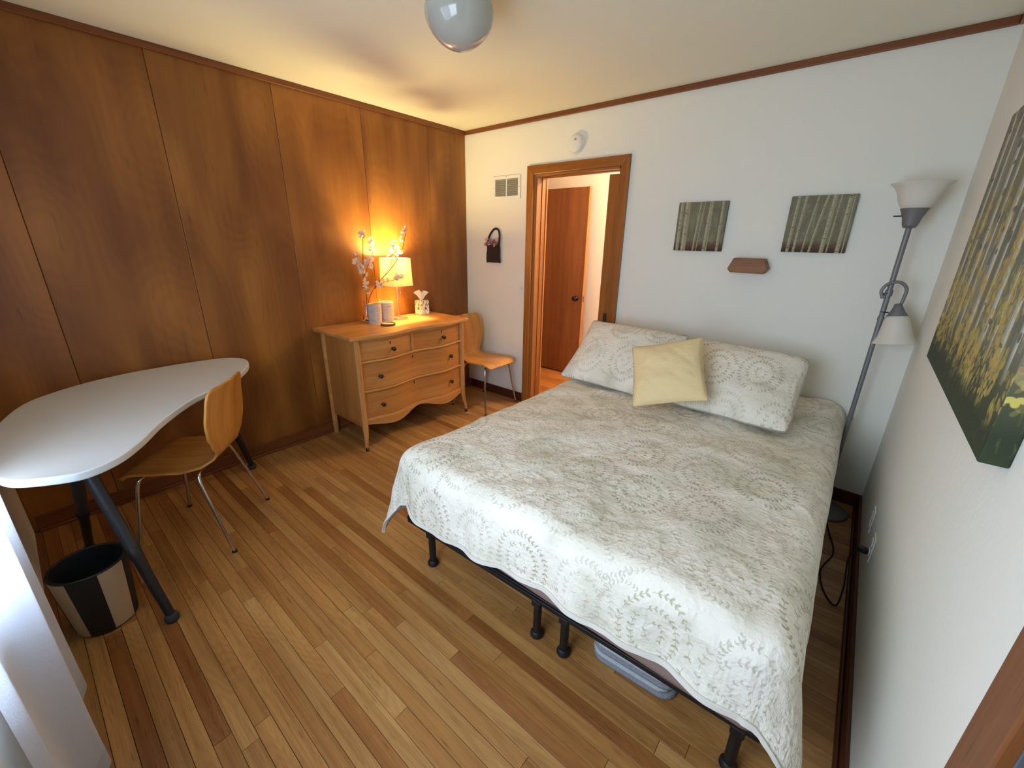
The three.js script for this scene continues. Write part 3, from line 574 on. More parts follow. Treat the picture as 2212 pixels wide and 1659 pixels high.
  branch('taller left blossom branch standing upright in the clear bottle', [
    [B, [0.078, 1.05, 1.2], [0.09, 1.17, 1.205], [0.10, 1.30, 1.215], [0.11, 1.42, 1.21], [0.12, 1.52, 1.205]],
    [[0.1, 1.24, 1.21], [0.11, 1.34, 1.16], [0.12, 1.42, 1.135], [0.12, 1.49, 1.13]],
    [[0.095, 1.2, 1.208], [0.12, 1.28, 1.245], [0.13, 1.36, 1.275], [0.13, 1.4, 1.275]],
    [[0.09, 1.12, 1.203], [0.12, 1.14, 1.225]],
  ], [[0.12, 1.53, 1.205, 1.3], [0.115, 1.535, 1.195, 1.1], [0.12, 1.515, 1.21, 1], [0.12, 1.49, 1.13, 1.2], [0.125, 1.47, 1.125], [0.115, 1.44, 1.132], [0.12, 1.41, 1.14], [0.13, 1.4, 1.275], [0.13, 1.335, 1.285, 1.2], [0.125, 1.35, 1.262], [0.12, 1.31, 1.255], [0.118, 1.29, 1.24, 1.2], [0.115, 1.26, 1.228], [0.11, 1.33, 1.19, 1.3], [0.12, 1.345, 1.165, 1.3], [0.12, 1.31, 1.15, 1.2], [0.11, 1.3, 1.2], [0.1, 1.25, 1.2, 1.2], [0.105, 1.235, 1.185], [0.1, 1.2, 1.2], [0.1, 1.16, 1.2, 1.1], [0.095, 1.145, 1.208], [0.12, 1.14, 1.225], [0.12, 1.125, 1.215], [0.11, 1.09, 1.195]]);
  branch('right blossom branch arching over the lit lamp shade', [
    [B, [0.09, 1.06, 1.18], [0.13, 1.17, 1.12], [0.285, 1.296, 1.088], [0.24, 1.42, 0.95], [0.20, 1.53, 0.88], [0.2, 1.58, 0.862]],
    [[0.2, 1.23, 1.1], [0.29, 1.335, 1.088], [0.26, 1.41, 1.05], [0.23, 1.47, 1.01]],
    [[0.11, 1.13, 1.14], [0.2, 1.185, 1.1], [0.3, 1.205, 1.088], [0.32, 1.22, 1.03]],
    [[0.262, 1.37, 1.02], [0.22, 1.44, 0.965]],
  ], [[0.2, 1.585, 0.86, 1.2], [0.2, 1.565, 0.875, 1.1], [0.2, 1.548, 0.88], [0.2, 1.505, 0.9, 1.1], [0.2, 1.49, 0.905], [0.205, 1.45, 0.93, 1.2], [0.2, 1.44, 0.955, 1.2], [0.205, 1.42, 0.935], [0.21, 1.40, 0.92, 1.2], [0.23, 1.48, 1.0, 1.2], [0.23, 1.455, 1.015, 1.1], [0.225, 1.43, 1.02], [0.225, 1.40, 1.035], [0.25, 1.39, 1.065, 1.1], [0.27, 1.38, 1.03, 1.2], [0.265, 1.375, 1.01], [0.15, 1.17, 1.115, 1.2], [0.19, 1.19, 1.1, 1.1], [0.25, 1.2, 1.095], [0.16, 1.155, 1.11], [0.32, 1.222, 1.03, 1.1], [0.3, 1.225, 1.04], [0.31, 1.21, 1.07]]);

  // tissue box and tissue
  const marble = canvasTexture(512, 256, (g, w, h) => {
    g.fillStyle = 'rgb(214,206,184)'; g.fillRect(0, 0, w, h);
    for (let k = 0; k < 46; k++) { g.fillStyle = rnd() < 0.6 ? 'rgba(58,60,62,0.85)' : rnd() < 0.5 ? 'rgba(240,236,222,0.85)' : 'rgba(176,160,104,0.6)'; g.beginPath(); let x = rr(0, w), y = rr(0, h); g.moveTo(x, y); for (let q = 0; q < 4; q++) g.quadraticCurveTo(x + rr(-60, 60), y + rr(-60, 60), x += rr(-40, 60), y += rr(-50, 50)); g.closePath(); g.fill(); }
  });
  const tb = thing('tissue_box', 'small square tissue box in mottled grey and cream beside the lamp', 'tissue box', [0.10, TY, 0.672], 0.12);
  mesh('carton', [box(0.09, 0.124, 0.09, 0, 0.062, 0, 0.004)], std({ map: marble, roughness: 0.7 }), tb);
  mesh('opening', [cyl(0.03, 0.03, 0.002, 0, 0.1245, 0, 24)], std({ color: C(60, 58, 56), roughness: 0.9 }), tb);
  mesh('label_spot', [cyl(0.016, 0.016, 0.002, 0, 0, 0, 20).rotateZ(Math.PI / 2).scale(1, 0.62, 1).translate(0.0455, 0.02, -0.024)], M.white, tb);
  const ts = thing('tissue', 'white tissue pulled up in two lobes from the mottled box', 'tissue', [0.10, TY + 0.119, 0.672], 0.12);
  const tm = phys({ color: C(246, 238, 222), roughness: 0.95, transmission: 0.3, thickness: 0, side: THREE.DoubleSide });
  for (const [s, hh] of [[1, 0.10], [-1, 0.085]]) mesh('sheet', thick(grid((u, v) => { const a = (u - 0.5) * 2; const w = mix(0.012, 0.046, v ** 0.8); return V(0.012 * Math.sin(a * 4 + s) * v + 0.006 * s, hh * v * (1 - 0.25 * a * a * v), s * (0.006 + 0.034 * v * v) + a * w); }, 20, 12), 20, 12, 0.0015), tm, ts);
}

// ---------------------------------------------------------------- two bent-plywood chairs
const chairShell = (() => {
  const c = new THREE.CatmullRomCurve3([[0.205, 0.418], [0.19, 0.437], [0.15, 0.447], [0.05, 0.441], [-0.06, 0.439], [-0.13, 0.447], [-0.175, 0.474], [-0.197, 0.525], [-0.21, 0.60], [-0.226, 0.70], [-0.247, 0.79], [-0.264, 0.842]].map(([z, y]) => V(0, y, z)), false, 'centripetal');
  const widths = [[0, 0.19], [0.05, 0.196], [0.2, 0.2], [0.34, 0.195], [0.42, 0.165], [0.49, 0.125], [0.545, 0.12], [0.62, 0.158], [0.70, 0.188], [0.78, 0.196], [0.9, 0.184], [1, 0.172]];
  const hw = (s) => { for (let i = 0; i + 1 < widths.length; i++) if (s <= widths[i + 1][0]) { const [a, p] = widths[i], [b, q] = widths[i + 1], t = (s - a) / (b - a); return mix(p, q, t * t * (3 - 2 * t)); } return 0.172; };
  const corner = (s) => { const L = 0.045, e = Math.min(s, 1 - s) / L; return e >= 1 ? 0 : 0.03 * (1 - Math.sqrt(1 - (1 - e) * (1 - e))); };
  const f = (s, u) => { const p = c.getPointAt(s), w = hw(s) - corner(s), a = (u - 0.5) * 2; const back = Math.max(0, (s - 0.52) / 0.48), seat = 1 - Math.min(1, Math.abs(s - 0.25) / 0.25); return V(a * w, p.y + 0.008 * seat * a * a, p.z + back * 0.022 * a * a); };
  const part = (s0, s1, n) => thick(grid((u, v) => f(mix(s0, s1, v), u), 20, n, (u, v) => [u * 0.4, mix(s0, s1, v) * 0.9]), 20, n, 0.011);
  return [part(0, 0.5, 30), part(0.5, 1, 30)];
})();
function makeChair(name, label, pos, turn) {
  const t = thing(name, label, 'chair', pos, turn, 'matching bent plywood chairs');
  mesh('seat', chairShell[0], M.chairPly, t); mesh('backrest', chairShell[1], M.chairPly, t);
  for (const sx of [-1, 1]) for (const sz of [-1, 1]) {
    const z1 = sz > 0 ? 0.205 : -0.215, zt = sz > 0 ? 0.135 : -0.10;
    const l = mesh('leg', tube([[sx * 0.07, 0.421, zt * 0.9], [sx * 0.13, 0.421, zt], [sx * 0.158, 0.414, zt * 1.06], [sx * 0.172, 0.385, zt * 1.12], [sx * 0.20, 0.2, mix(zt, z1, 0.55)], [sx * 0.226, 0.006, z1]], 0.0085, 40, 10), M.chrome, t);
    mesh('glide', [cyl(0.011, 0.012, 0.012, sx * 0.226, 0.006, z1, 12)], M.black, l);
  }
  mesh('underframe', [tube([[-0.075, 0.421, -0.1], [-0.075, 0.421, 0.0], [-0.075, 0.421, 0.125]], 0.008, 8, 8), tube([[0.075, 0.421, -0.1], [0.075, 0.421, 0.0], [0.075, 0.421, 0.125]], 0.008, 8, 8), box(0.17, 0.006, 0.03, 0, 0.426, 0.0)], M.chrome, t);
  return t;
}
makeChair('plywood_chair', 'bent plywood chair with chrome legs tucked under the white desk', [0.645, 0, 2.625], -0.693);
makeChair('plywood_chair', 'bent plywood chair with chrome legs in the corner right of the dresser', [0.505, 0, 0.285], Math.PI / 2 + 0.04);

// ---------------------------------------------------------------- kidney desk
{
  const t = thing('desk', 'white kidney-shaped desk top on splayed dark metal legs along the panelled wall', 'desk', [0, 0, 0]);
  const out = [[0.49, 3.165], [0.275, 3.085], [0.165, 2.975], [0.09, 2.85], [0.045, 2.70], [0.035, 2.55], [0.04, 2.40], [0.085, 2.225], [0.16, 2.172], [0.25, 2.165], [0.37, 2.205], [0.47, 2.265], [0.605, 2.366], [0.766, 2.573], [0.97, 2.735], [1.147, 2.840], [1.245, 2.92], [1.283, 3.005], [1.25, 3.085], [1.168, 3.172], [1.0, 3.207], [0.75, 3.207]];
  const cv = new THREE.CatmullRomCurve3(out.map(([x, z]) => V(x, 0, z)), true, 'centripetal').getPoints(160).slice(0, -1).map((p) => [p.x, p.z]);
  const inset = (k) => cv.map((p, i) => { const a = cv[(i + cv.length - 1) % cv.length], b = cv[(i + 1) % cv.length], dx = b[0] - a[0], dz = b[1] - a[1], l = Math.hypot(dx, dz); return [p[0] + dz / l * k, p[1] - dx / l * k]; });
  const area = cv.reduce((s, p, i) => { const q = cv[(i + 1) % cv.length]; return s + p[0] * q[1] - q[0] * p[1]; }, 0), sg = area > 0 ? -1 : 1;
  mesh('desktop', plan(inset(sg * 0.006), 0.747, 0.776, 0.002), M.laminate, t);
  mesh('edge_band', (() => { const n = cv.length; const q = inset(0); const pos = [], idx = []; const prof = [[0.0065, 0.7755], [0.002, 0.7745], [0, 0.7715], [0, 0.752], [0.002, 0.7485], [0.0065, 0.7475]]; prof.forEach(([k, y]) => inset(sg * k).forEach(([x, z]) => pos.push(x, y, z))); for (let j = 0; j + 1 < prof.length; j++) for (let i = 0; i < n; i++) { const a = j * n + i, b = j * n + (i + 1) % n; sg < 0 ? idx.push(a, b, a + n, b, b + n, a + n) : idx.push(a, a + n, b, b, a + n, b + n); } const g = new THREE.BufferGeometry(); g.setAttribute('position', new THREE.Float32BufferAttribute(pos, 3)); g.setIndex(idx); g.computeVertexNormals(); return g; })(), M.laminateEdge, t);
  const leg = (top, foot) => {
    const a = V(...top), b = V(...foot), dir = b.clone().sub(a), L = dir.length(), q = new THREE.Quaternion().setFromUnitVectors(V(0, -1, 0), dir.normalize());
    const at = (g) => g.applyQuaternion(q).translate(a.x, a.y, a.z);
    const l = mesh('leg', [at(lathe([[0, 0], [0.0215, 0], [0.0215, -0.6 * L], [0.019, -0.615 * L], [0, -0.63 * L]].reverse(), 24))], M.deskLeg, t);
    mesh('lower_leg', [at(lathe([[0, -0.58 * L], [0.0225, -0.585 * L], [0.0225, -0.63 * L], [0.019, -0.65 * L], [0.0165, -(L - 0.004)], [0, -(L - 0.004)]].reverse(), 24))], M.black, l);
    mesh('foot', [lathe([[0, 0], [0.02, 0], [0.025, 0.008], [0.025, 0.022], [0.019, 0.034], [0, 0.036]], 20).translate(b.x, 0, b.z)], M.rubber, l);
    return a;
  };
  leg([0.90, 0.74, 3.005], [1.205, 0.02, 2.912]); leg([0.88, 0.74, 3.01], [0.41, 0.02, 3.068]); leg([0.43, 0.74, 2.42], [0.145, 0.02, 2.235]);
  mesh('mounting_plate', [box(0.16, 0.008, 0.12, 0.89, 0.743, 3.006, 0.002), box(0.12, 0.008, 0.12, 0.43, 0.743, 2.42, 0.002)], M.deskLeg, t);
}

// ---------------------------------------------------------------- waste bin
{
  const t = thing('waste_bin', 'round waste bin with black and tan upright bands under the desk', 'bin', [0.995, 0, 3.08], 0.0);
  const tan = std({ color: C(196, 172, 140), roughness: 0.7 }), blk = std({ color: C(24, 24, 26), roughness: 0.6 });
  const r0 = 0.09, r1 = 0.112, h = 0.285;
  const off = 1.30;
  for (let k = 0; k < 8; k++) {
    mesh('band', thick(grid((u, v) => { const a = mix(off + k * Math.PI / 4 - Math.PI / 8, off + (k + 1) * Math.PI / 4 - Math.PI / 8, u), r = mix(r0, r1, v) + (k % 2 ? 0 : 0.0015); return V(Math.sin(a) * r, mix(0.008, h, v), Math.cos(a) * r); }, 8, 4), 8, 4, 0.004), k % 2 ? tan : blk, t);
  }
  mesh('inner_liner', lathe([[0, 0.012], [r0 - 0.006, 0.012], [r1 - 0.0055, h], [r1 - 0.0075, h], [r0 - 0.008, 0.014], [0, 0.014]], 40), M.black, t);
  mesh('rim', new THREE.TorusGeometry(r1 - 0.001, 0.0055, 10, 48).rotateX(Math.PI / 2).translate(0, h, 0), M.black, t);
  mesh('base', cyl(r0 + 0.002, r0 - 0.002, 0.016, 0, 0.008, 0, 36), M.black, t);
}

// ---------------------------------------------------------------- floor lamp with two glass shades
{
  const t = thing('floor_lamp', 'grey two-light floor lamp with frosted glass shades in the corner by the bed', 'lamp', [3.205, 0, 0.175]);
  mesh('base', lathe([[0, 0], [0.125, 0], [0.128, 0.006], [0.12, 0.016], [0.06, 0.026], [0.02, 0.034], [0.014, 0.05], [0, 0.05]], 40), M.pewter, t);
  mesh('pole', [cyl(0.0115, 0.0115, 1.56, 0, 0.82, 0, 16), cyl(0.014, 0.014, 0.02, 0, 0.6, 0, 16), cyl(0.014, 0.014, 0.02, 0, 1.16, 0, 16)], M.pewter, t);
  const frosted = phys({ color: C(238, 234, 222), roughness: 0.5, transmission: 0.28, thickness: 0, side: THREE.DoubleSide });
  // upturned shade with flaring mouth
  const up = mesh('upper_holder', lathe([[0, 1.595], [0.024, 1.597], [0.03, 1.612], [0.036, 1.64], [0.05, 1.675], [0.054, 1.682], [0.04, 1.682], [0, 1.66]], 32), M.pewter, t);
  mesh('switch', cyl(0.003, 0.003, 0.035, 0, 0, 0, 8).rotateZ(Math.PI / 2).translate(-0.052, 1.65, 0.01), M.black, up);
  mesh('upper_shade', lathe([[0.046, 1.680], [0.06, 1.695], [0.072, 1.72], [0.081, 1.75], [0.095, 1.775], [0.112, 1.79], [0.114, 1.793], [0.110, 1.793], [0.092, 1.779], [0.078, 1.753], [0.069, 1.722], [0.057, 1.698], [0.044, 1.684]], 48), frosted, t);
  // side arm and tilted reading shade
  mesh('arm', [tube([[-0.018, 1.262, 0.02], [-0.03, 1.30, 0.018], [-0.012, 1.335, 0.016], [0.03, 1.345, 0.012], [0.06, 1.318, 0.008], [0.062, 1.27, 0.004], [0.058, 1.235, 0.0]], 0.0075, 40, 10), cyl(0.016, 0.016, 0.03, 0, 1.29, 0, 14), tube([[0, 1.29, 0.008], [-0.018, 1.285, 0.018]], 0.006, 6, 8)], M.pewter, t);
  const tilt = (g) => g.rotateZ(0.15).rotateX(-0.10).translate(0.05, 1.235, 0);
  mesh('lower_holder', [tilt(lathe([[0, 0.008], [0.014, 0.006], [0.02, -0.012], [0.03, -0.036], [0.043, -0.055], [0.036, -0.055], [0, -0.03]].reverse(), 28))], M.pewter, t);
  mesh('lower_shade', [tilt(lathe([[0.037, -0.05], [0.05, -0.072], [0.059, -0.115], [0.07, -0.16], [0.088, -0.192], [0.084, -0.193], [0.066, -0.161], [0.055, -0.115], [0.046, -0.073], [0.034, -0.052]], 44))], frosted, t);
  mesh('lower_switch', cyl(0.003, 0.003, 0.03, 0, 0, 0, 8).rotateZ(Math.PI / 2).translate(0.008, 1.195, 0.01), M.black, t);
}

// ---------------------------------------------------------------- ceiling globe
{
  const t = thing('ceiling_lamp', 'unlit white egg-shaped glass globe hanging at the top of the view', 'ceiling lamp', [1.69, H, 1.665]);
  mesh('fitter', lathe([[0, 0], [0.085, 0], [0.088, -0.006], [0.075, -0.022], [0.062, -0.03], [0.062, -0.05], [0, -0.05]].reverse(), 36), std({ color: C(205, 200, 190), roughness: 0.35, metalness: 0.7 }), t);
  const pts = [[0.056, -0.03], [0.06, -0.045]]; for (let k = 0; k <= 26; k++) { const a = 0.42 + (Math.PI - 0.42) * k / 26; const r = 0.131 * Math.sin(a) * (1 - 0.10 * Math.max(0, -Math.cos(a)) ** 2); pts.push([Math.max(0, r), -0.118 + 0.1 * 0 + 0.118 * Math.cos(a) * (Math.cos(a) > 0 ? 0.75 : 1.0) - 0.0]); }
  mesh('globe', lathe(pts.reverse(), 56), phys({ color: C(178, 174, 163), roughness: 0.12, clearcoat: 0.6, clearcoatRoughness: 0.05 }), t);
}

// ---------------------------------------------------------------- on the walls
const treePrint = (seedX) => canvasTexture(512, 512, (g, w, h) => {
  seed = seedX;
  g.fillStyle = 'rgb(116,112,88)'; g.fillRect(0, 0, w, h);
  for (let k = 0; k < 240; k++) { g.fillStyle = `rgba(${rnd() < 0.5 ? '136,140,118' : '104,96,74'},${rr(0.1, 0.35).toFixed(2)})`; g.fillRect(rr(-10, w), rr(0, h * 0.85), rr(6, 40), rr(30, 190)); }
  const q = g.createLinearGradient(0, h * 0.78, 0, h); q.addColorStop(0, 'rgba(92,62,42,0)'); q.addColorStop(0.5, 'rgba(92,62,42,0.85)'); q.addColorStop(1, 'rgb(58,34,26)'); g.fillStyle = q; g.fillRect(0, h * 0.78, w, h * 0.22);
  const trunks = seedX % 2 ? [[40, 34, 0], [106, 54, -6], [215, 18, 26], [250, 10, 34], [330, 30, 16], [356, 12, 4], [466, 26, -4]] : [[52, 26, 12], [104, 22, 20], [176, 14, 44], [232, 20, 60], [330, 34, 14], [372, 12, 18], [452, 34, 6], [490, 10, -4]];
  for (const [x, wd, lean] of trunks) {
    g.strokeStyle = 'rgb(152,144,116)'; g.lineWidth = wd; g.beginPath(); g.moveTo(x, h); g.quadraticCurveTo(x + lean * 0.3 + rr(-5, 5), h * 0.5, x + lean, -10); g.stroke();
    g.strokeStyle = 'rgba(190,180,150,0.6)'; g.lineWidth = wd * 0.35; g.beginPath(); g.moveTo(x - wd * 0.18, h); g.quadraticCurveTo(x + lean * 0.3 - wd * 0.18, h * 0.5, x + lean - wd * 0.18, -10); g.stroke();
    for (let k = 0; k < 14; k++) { const v = rnd(); g.fillStyle = `rgba(64,54,44,${rr(0.4, 0.85).toFixed(2)})`; g.fillRect(x + lean * (1 - v) - wd * rr(0.1, 0.5), v * h, wd * rr(0.2, 0.6), rr(2, 7)); }
  }
  for (let k = 0; k < 60; k++) { g.fillStyle = 'rgba(48,30,22,0.35)'; g.fillRect(rr(0, w), h * rr(0.86, 1), rr(5, 30), rr(2, 8)); }
});
function canvasPicture(label, x0, x1, y0, y1, tex) {
  const t = thing('canvas_print', label, 'picture', [(x0 + x1) / 2, (y0 + y1) / 2, 0.0], 0, 'square birch tree canvases on the back wall');
  const w = x1 - x0, h = y1 - y0, g = flat(box(w, h, 0.026, 0, 0, 0.0145, 0.003)), p = g.attributes.position, uv = g.attributes.uv;
  for (let i = 0; i < p.count; i++) uv.setXY(i, p.getX(i) / w + 0.5, p.getY(i) / h + 0.5);
  mesh('canvas', g, std({ map: tex, roughness: 0.8 }), t);
  mesh('stretcher', span(-w / 2 + 0.01, w / 2 - 0.01, -h / 2 + 0.01, h / 2 - 0.01, 0.0, 0.003), M.maple, t);
}
const keep = seed;
const t1 = treePrint(1001), t2 = treePrint(2002); seed = keep;
canvasPicture('left of the two square birch canvases, nearer the doorway', 2.042, 2.345, 1.464, 1.764, t1);
canvasPicture('right of the two square birch canvases, nearer the floor lamp', 2.676, 2.978, 1.472, 1.772, t2);
{
  // large canvas on the right wall
  const tex = canvasTexture(1024, 768, (g, w, h) => {
    const s0 = seed; seed = 777;
    g.fillStyle = 'rgb(112,110,88)'; g.fillRect(0, 0, w, h);
    for (let k = 0; k < 500; k++) { g.fillStyle = `rgba(${rnd() < 0.4 ? '150,148,134' : rnd() < 0.5 ? '88,92,70' : '120,108,76'},${rr(0.15, 0.5).toFixed(2)})`; g.fillRect(rr(-10, w), rr(-50, h * 0.7), rr(4, 26), rr(40, 220)); }
    for (const [x, wd] of [[60, 26], [150, 44], [235, 22], [330, 50], [430, 26], [520, 56], [640, 30], [730, 50], [850, 34], [950, 46]]) {
      g.fillStyle = 'rgb(168,166,154)'; g.fillRect(x - wd / 2, 0, wd, h * 0.82); g.fillStyle = 'rgba(206,202,186,0.75)'; g.fillRect(x - wd / 2, 0, wd * 0.4, h * 0.82); g.fillStyle = 'rgba(88,84,78,0.45)'; g.fillRect(x + wd * 0.22, 0, wd * 0.28, h * 0.82);
      for (let k = 0; k < 6; k++) { g.fillStyle = 'rgba(58,52,46,0.6)'; g.beginPath(); g.ellipse(x + rr(-0.4, 0.4) * wd, rr(0, h * 0.75), wd * rr(0.1, 0.45), rr(2, 14), 0, 0, 7); g.fill(); }
    }
    const q = g.createLinearGradient(0, h * 0.74, 0, h); q.addColorStop(0, 'rgba(60,62,34,0)'); q.addColorStop(0.45, 'rgba(58,62,36,0.85)'); q.addColorStop(1, 'rgb(38,46,22)'); g.fillStyle = q; g.fillRect(0, h * 0.73, w, h * 0.27);
    for (let k = 0; k < 120; k++) { const cx = rr(0, w), cy = h * (0.3 + 0.6 * rnd() ** 0.6); const big = rr(14, 46); for (let j = 0; j < 26; j++) { g.fillStyle = `rgba(${Math.floor(rr(164, 200))},${Math.floor(rr(140, 172))},${Math.floor(rr(58, 100))},${rr(0.3, 0.8).toFixed(2)})`; g.beginPath(); g.ellipse(cx + rr(-1, 1) * big, cy + rr(-1, 1) * big * 1.3, rr(3, 8), rr(4, 12), rr(-0.6, 0.6), 0, 7); g.fill(); } }
    for (let k = 0; k < 40; k++) { const cx = rr(0, w), cy = rr(0, h * 0.35); for (let j = 0; j < 8; j++) { g.fillStyle = `rgba(${Math.floor(rr(150, 186))},${Math.floor(rr(130, 160))},60,0.5)`; g.fillRect(cx + rr(-16, 16), cy + rr(-26, 26), rr(3, 8), rr(6, 16)); } }
    const q2 = g.createLinearGradient(0, h * 0.88, 0, h); q2.addColorStop(0, 'rgba(40,48,24,0)'); q2.addColorStop(0.5, 'rgba(40,48,24,0.9)'); q2.addColorStop(1, 'rgb(44,56,26)'); g.fillStyle = q2; g.fillRect(0, h * 0.88, w, h * 0.12);
    for (let k = 0; k < 120; k++) { g.strokeStyle = `rgba(${Math.floor(rr(70, 110))},${Math.floor(rr(86, 118))},50,0.5)`; g.lineWidth = 2; const x = rr(0, w), y = h * rr(0.86, 1); g.beginPath(); g.moveTo(x, y); g.lineTo(x + rr(-8, 8), y - rr(10, 34)); g.stroke(); }
    for (let k = 0; k < 3; k++) { const x = [985, 1012, 1004][k], y = h * [0.79, 0.83, 0.71][k]; for (const a of [0.5, 1.7, 2.9]) { g.fillStyle = 'rgb(196,180,86)'; g.beginPath(); g.ellipse(x + Math.cos(a) * 9, y + Math.sin(a) * 9, 9, 6, a, 0, 7); g.fill(); } }
    seed = s0;
  });
  const z0 = 0.905, z1 = 1.932, y0 = 1.130, y1 = 1.900, tk = 0.041, w = z1 - z0, h = y1 - y0;
  const t = thing('large_canvas', 'large canvas of birch trunks and yellow leaves on the right wall', 'picture', [W, (y0 + y1) / 2, (z0 + z1) / 2]);
  const g = flat(box(tk, h, w, -tk / 2 - 0.001, 0, 0, 0.003)), p = g.attributes.position, n = g.attributes.normal, uv = g.attributes.uv;
  for (let i = 0; i < p.count; i++) {
    const dpt = p.getX(i) + tk; let u = p.getZ(i) / w + 0.5, v = p.getY(i) / h + 0.5;
    if (Math.abs(n.getZ(i)) > 0.7) u += Math.sign(n.getZ(i)) * dpt / w; if (Math.abs(n.getY(i)) > 0.7) v += Math.sign(n.getY(i)) * dpt / h;
    uv.setXY(i, 1 - u + 0.0, Math.max(0.002, Math.min(0.998, v)));
  }
  mesh('canvas', g, std({ map: tex, roughness: 0.75 }), t);
}
{
  // wooden wall block under the small canvases
  const t = thing('wooden_wall_block', 'small brown wooden block with clipped corners below the birch canvases', 'wall light', [2.525, 1.343, 0.001]);
  mesh('body', [grain(slabXY([[-0.092, 0.0], [0.092, 0.0], [0.113, 0.03], [0.086, 0.086], [-0.082, 0.086], [-0.11, 0.022]], 0, 0.085, 0.005), 'x')], wood(T.fine, 152, 100, 50, 0.55), t);
  mesh('bracket', span(-0.05, 0.05, 0.02, 0.06, -0.001, 0.004), M.black, t);
}
{
  // supply grille
  const t = thing('wall_vent', 'white two-bay air vent high on the back wall left of the doorway', 'vent', [0.512, 1.947, 0]);
  const w = 0.312, h = 0.188, f = 0.026;
  mesh('frame', [span(-w / 2, w / 2, h / 2 - f, h / 2, 0, 0.009, 0.002), span(-w / 2, w / 2, -h / 2, -h / 2 + f, 0, 0.009, 0.002), span(-w / 2, -w / 2 + f, -h / 2 + f, h / 2 - f, 0, 0.009, 0.002), span(w / 2 - f, w / 2, -h / 2 + f, h / 2 - f, 0, 0.009, 0.002), span(-0.006, 0.006, -h / 2 + f, h / 2 - f, 0, 0.009, 0.002)], M.white, t);
  mesh('duct', span(-w / 2 + f, w / 2 - f, -h / 2 + f, h / 2 - f, 0.0002, 0.0008), std({ color: C(128, 126, 114), roughness: 0.9 }), t);
  const vm = std({ color: C(190, 187, 174), roughness: 0.5 });
  for (const s of [-1, 1]) for (let k = 0; k < 9; k++) mesh('louver', [box((w - 2 * f) / 2 - 0.008, 0.0012, 0.012, 0, 0, 0).rotateX(0.7).translate(s * (w - 2 * f + 0.012) / 4, -h / 2 + f + 0.009 + k * 0.0148, 0.0058)], vm, t);
  for (const [x, y] of [[-w / 2 + 0.01, 0], [w / 2 - 0.01, 0], [0, h / 2 - 0.01]]) mesh('screw', cyl(0.003, 0.003, 0.002, 0, 0, 0, 10).rotateX(Math.PI / 2).translate(x, y, 0.0095), M.knob, t);
}
{
  const t = thing('smoke_detector', 'round white smoke detector above the doorway', 'smoke detector', [1.20, 2.205, 0]);
  mesh('base', lathe([[0, 0], [0.068, 0], [0.07, 0.004], [0.068, 0.012], [0, 0.012]], 40).rotateX(Math.PI / 2), M.white, t);
  mesh('dome', lathe([[0.064, 0.012], [0.063, 0.024], [0.056, 0.034], [0.03, 0.04], [0, 0.041]], 40).rotateX(Math.PI / 2), M.white, t);
  mesh('test_button', cyl(0.008, 0.008, 0.003, 0, 0, 0, 16).rotateX(Math.PI / 2).translate(0.012, 0.025, 0.0405), std({ color: C(150, 140, 130), roughness: 0.6 }), t);
}
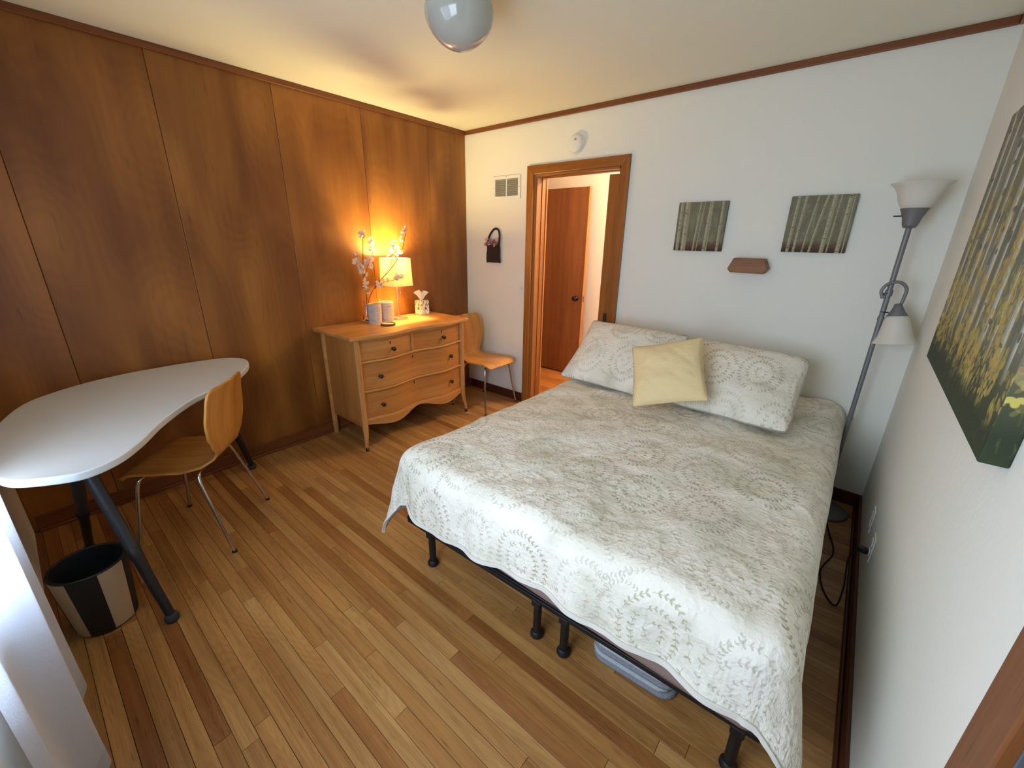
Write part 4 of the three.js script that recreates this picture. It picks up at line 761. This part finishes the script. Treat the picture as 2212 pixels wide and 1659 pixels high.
{
  // hanging pouch with dried flowers
  const t = thing('hanging_pouch', 'small black fabric pouch hung by its loop left of the doorway', 'pouch', [0.375, 1.312, 0.002]);
  const pm = std({ color: C(52, 40, 36), roughness: 0.95, bumpMap: clothBump, bumpScale: 0.002 });
  mesh('bag', [grid((u, v) => { const a = u * Math.PI * 2, wv = mix(0.088, 0.078, v) * (1 + 0.03 * Math.sin(v * 9 + a)); return V(Math.sin(a) * wv, v * 0.175 + 0.004 * Math.sin(a * 2 + 1), 0.024 + Math.cos(a) * (0.02 * (0.35 + 0.65 * Math.sin(Math.PI * Math.min(1, v * 0.75 + 0.2))))); }, 32, 12), box(0.15, 0.006, 0.014, 0, 0.002, 0.022, 0.003)], pm, t);
  mesh('loop', tube([[-0.07, 0.165, 0.024], [-0.062, 0.215, 0.02], [-0.03, 0.27, 0.014], [0.01, 0.298, 0.011], [0.05, 0.288, 0.014], [0.072, 0.25, 0.019], [0.072, 0.19, 0.024], [0.07, 0.165, 0.026]], 0.0085, 50, 8), pm, t);
  mesh('nail', cyl(0.002, 0.002, 0.02, 0, 0, 0, 8).rotateX(Math.PI / 2).translate(0.012, 0.288, 0.009), M.chrome, t);
  const fl = thing('dried_flowers', 'pale pink dried flower heads tucked in the mouth of the black pouch', 'flowers', [0.375, 1.312, 0.002]);
  const pinks = [[206, 160, 160], [176, 128, 138], [222, 186, 178], [138, 100, 108]].map((c) => phys({ color: C(...c), roughness: 0.95, transmission: 0.3, thickness: 0, side: THREE.DoubleSide }));
  const bloom = join([0, 1, 2, 3, 4, 5].map((i) => grid((u, v) => V((u - 0.5) * 0.018 * Math.sin(Math.PI * (v * 0.8 + 0.1)), 0.012 * v * v, v * 0.021).applyAxisAngle(V(0, 1, 0), i * 1.047), 3, 3)));
  for (let k = 0; k < 16; k++) { const f = mesh('flower_head', bloom, pinks[k % 4], fl); f.position.set(-0.075 + 0.15 * (k / 15), 0.155 + 0.02 * (k % 3) + rr(-0.012, 0.014), 0.045 + rr(-0.006, 0.008)); f.rotation.set(rr(0.4, 1.5), rr(0, 6), rr(-0.5, 0.5)); }
}
{
  const t = thing('light_switch', 'white light switch beside the left door casing', 'switch', [0.704, 1.095, 0]);
  mesh('plate', [box(0.07, 0.115, 0.006, 0, 0, 0.003, 0.0025)], M.white, t);
  mesh('toggle', [box(0.009, 0.02, 0.014, 0, 0.003, 0.011, 0.002)], M.white, t);
  const outlet = (z, label) => {
    const o = thing('wall_outlet', label, 'outlet', [W, 0.30, z], -Math.PI / 2, 'outlets low on the right wall');
    mesh('plate', [box(0.07, 0.115, 0.006, 0, 0, 0.0035, 0.0025)], M.white, o);
    for (const y of [-0.024, 0.024]) mesh('socket', [box(0.034, 0.028, 0.004, 0, y, 0.0075, 0.0015)], M.white, o);
  };
  outlet(0.68, 'white wall outlet low on the right wall, the one nearer the corner');
  outlet(0.93, 'white wall outlet low on the right wall, the one with the black plug');
  const c = thing('power_cord', 'black power cord and plug running from the right wall outlet along the floor', 'cord', [0, 0, 0]);
  mesh('plug', [box(0.034, 0.026, 0.024, W - 0.028, 0.276, 0.93, 0.005)], M.black, c);
  mesh('cable', tube([[W - 0.045, 0.276, 0.93], [W - 0.062, 0.22, 0.94], [W - 0.05, 0.08, 0.98], [W - 0.06, 0.012, 1.02], [W - 0.1, 0.005, 0.96], [W - 0.13, 0.005, 0.8], [W - 0.09, 0.005, 0.6], [W - 0.12, 0.005, 0.42], [W - 0.14, 0.005, 0.31]], 0.0035, 90, 6), M.black, c);
}

scene.traverse((o) => { if (o.isMesh) { o.castShadow = true; o.receiveShadow = true; } });
renderer.render(scene, camera);
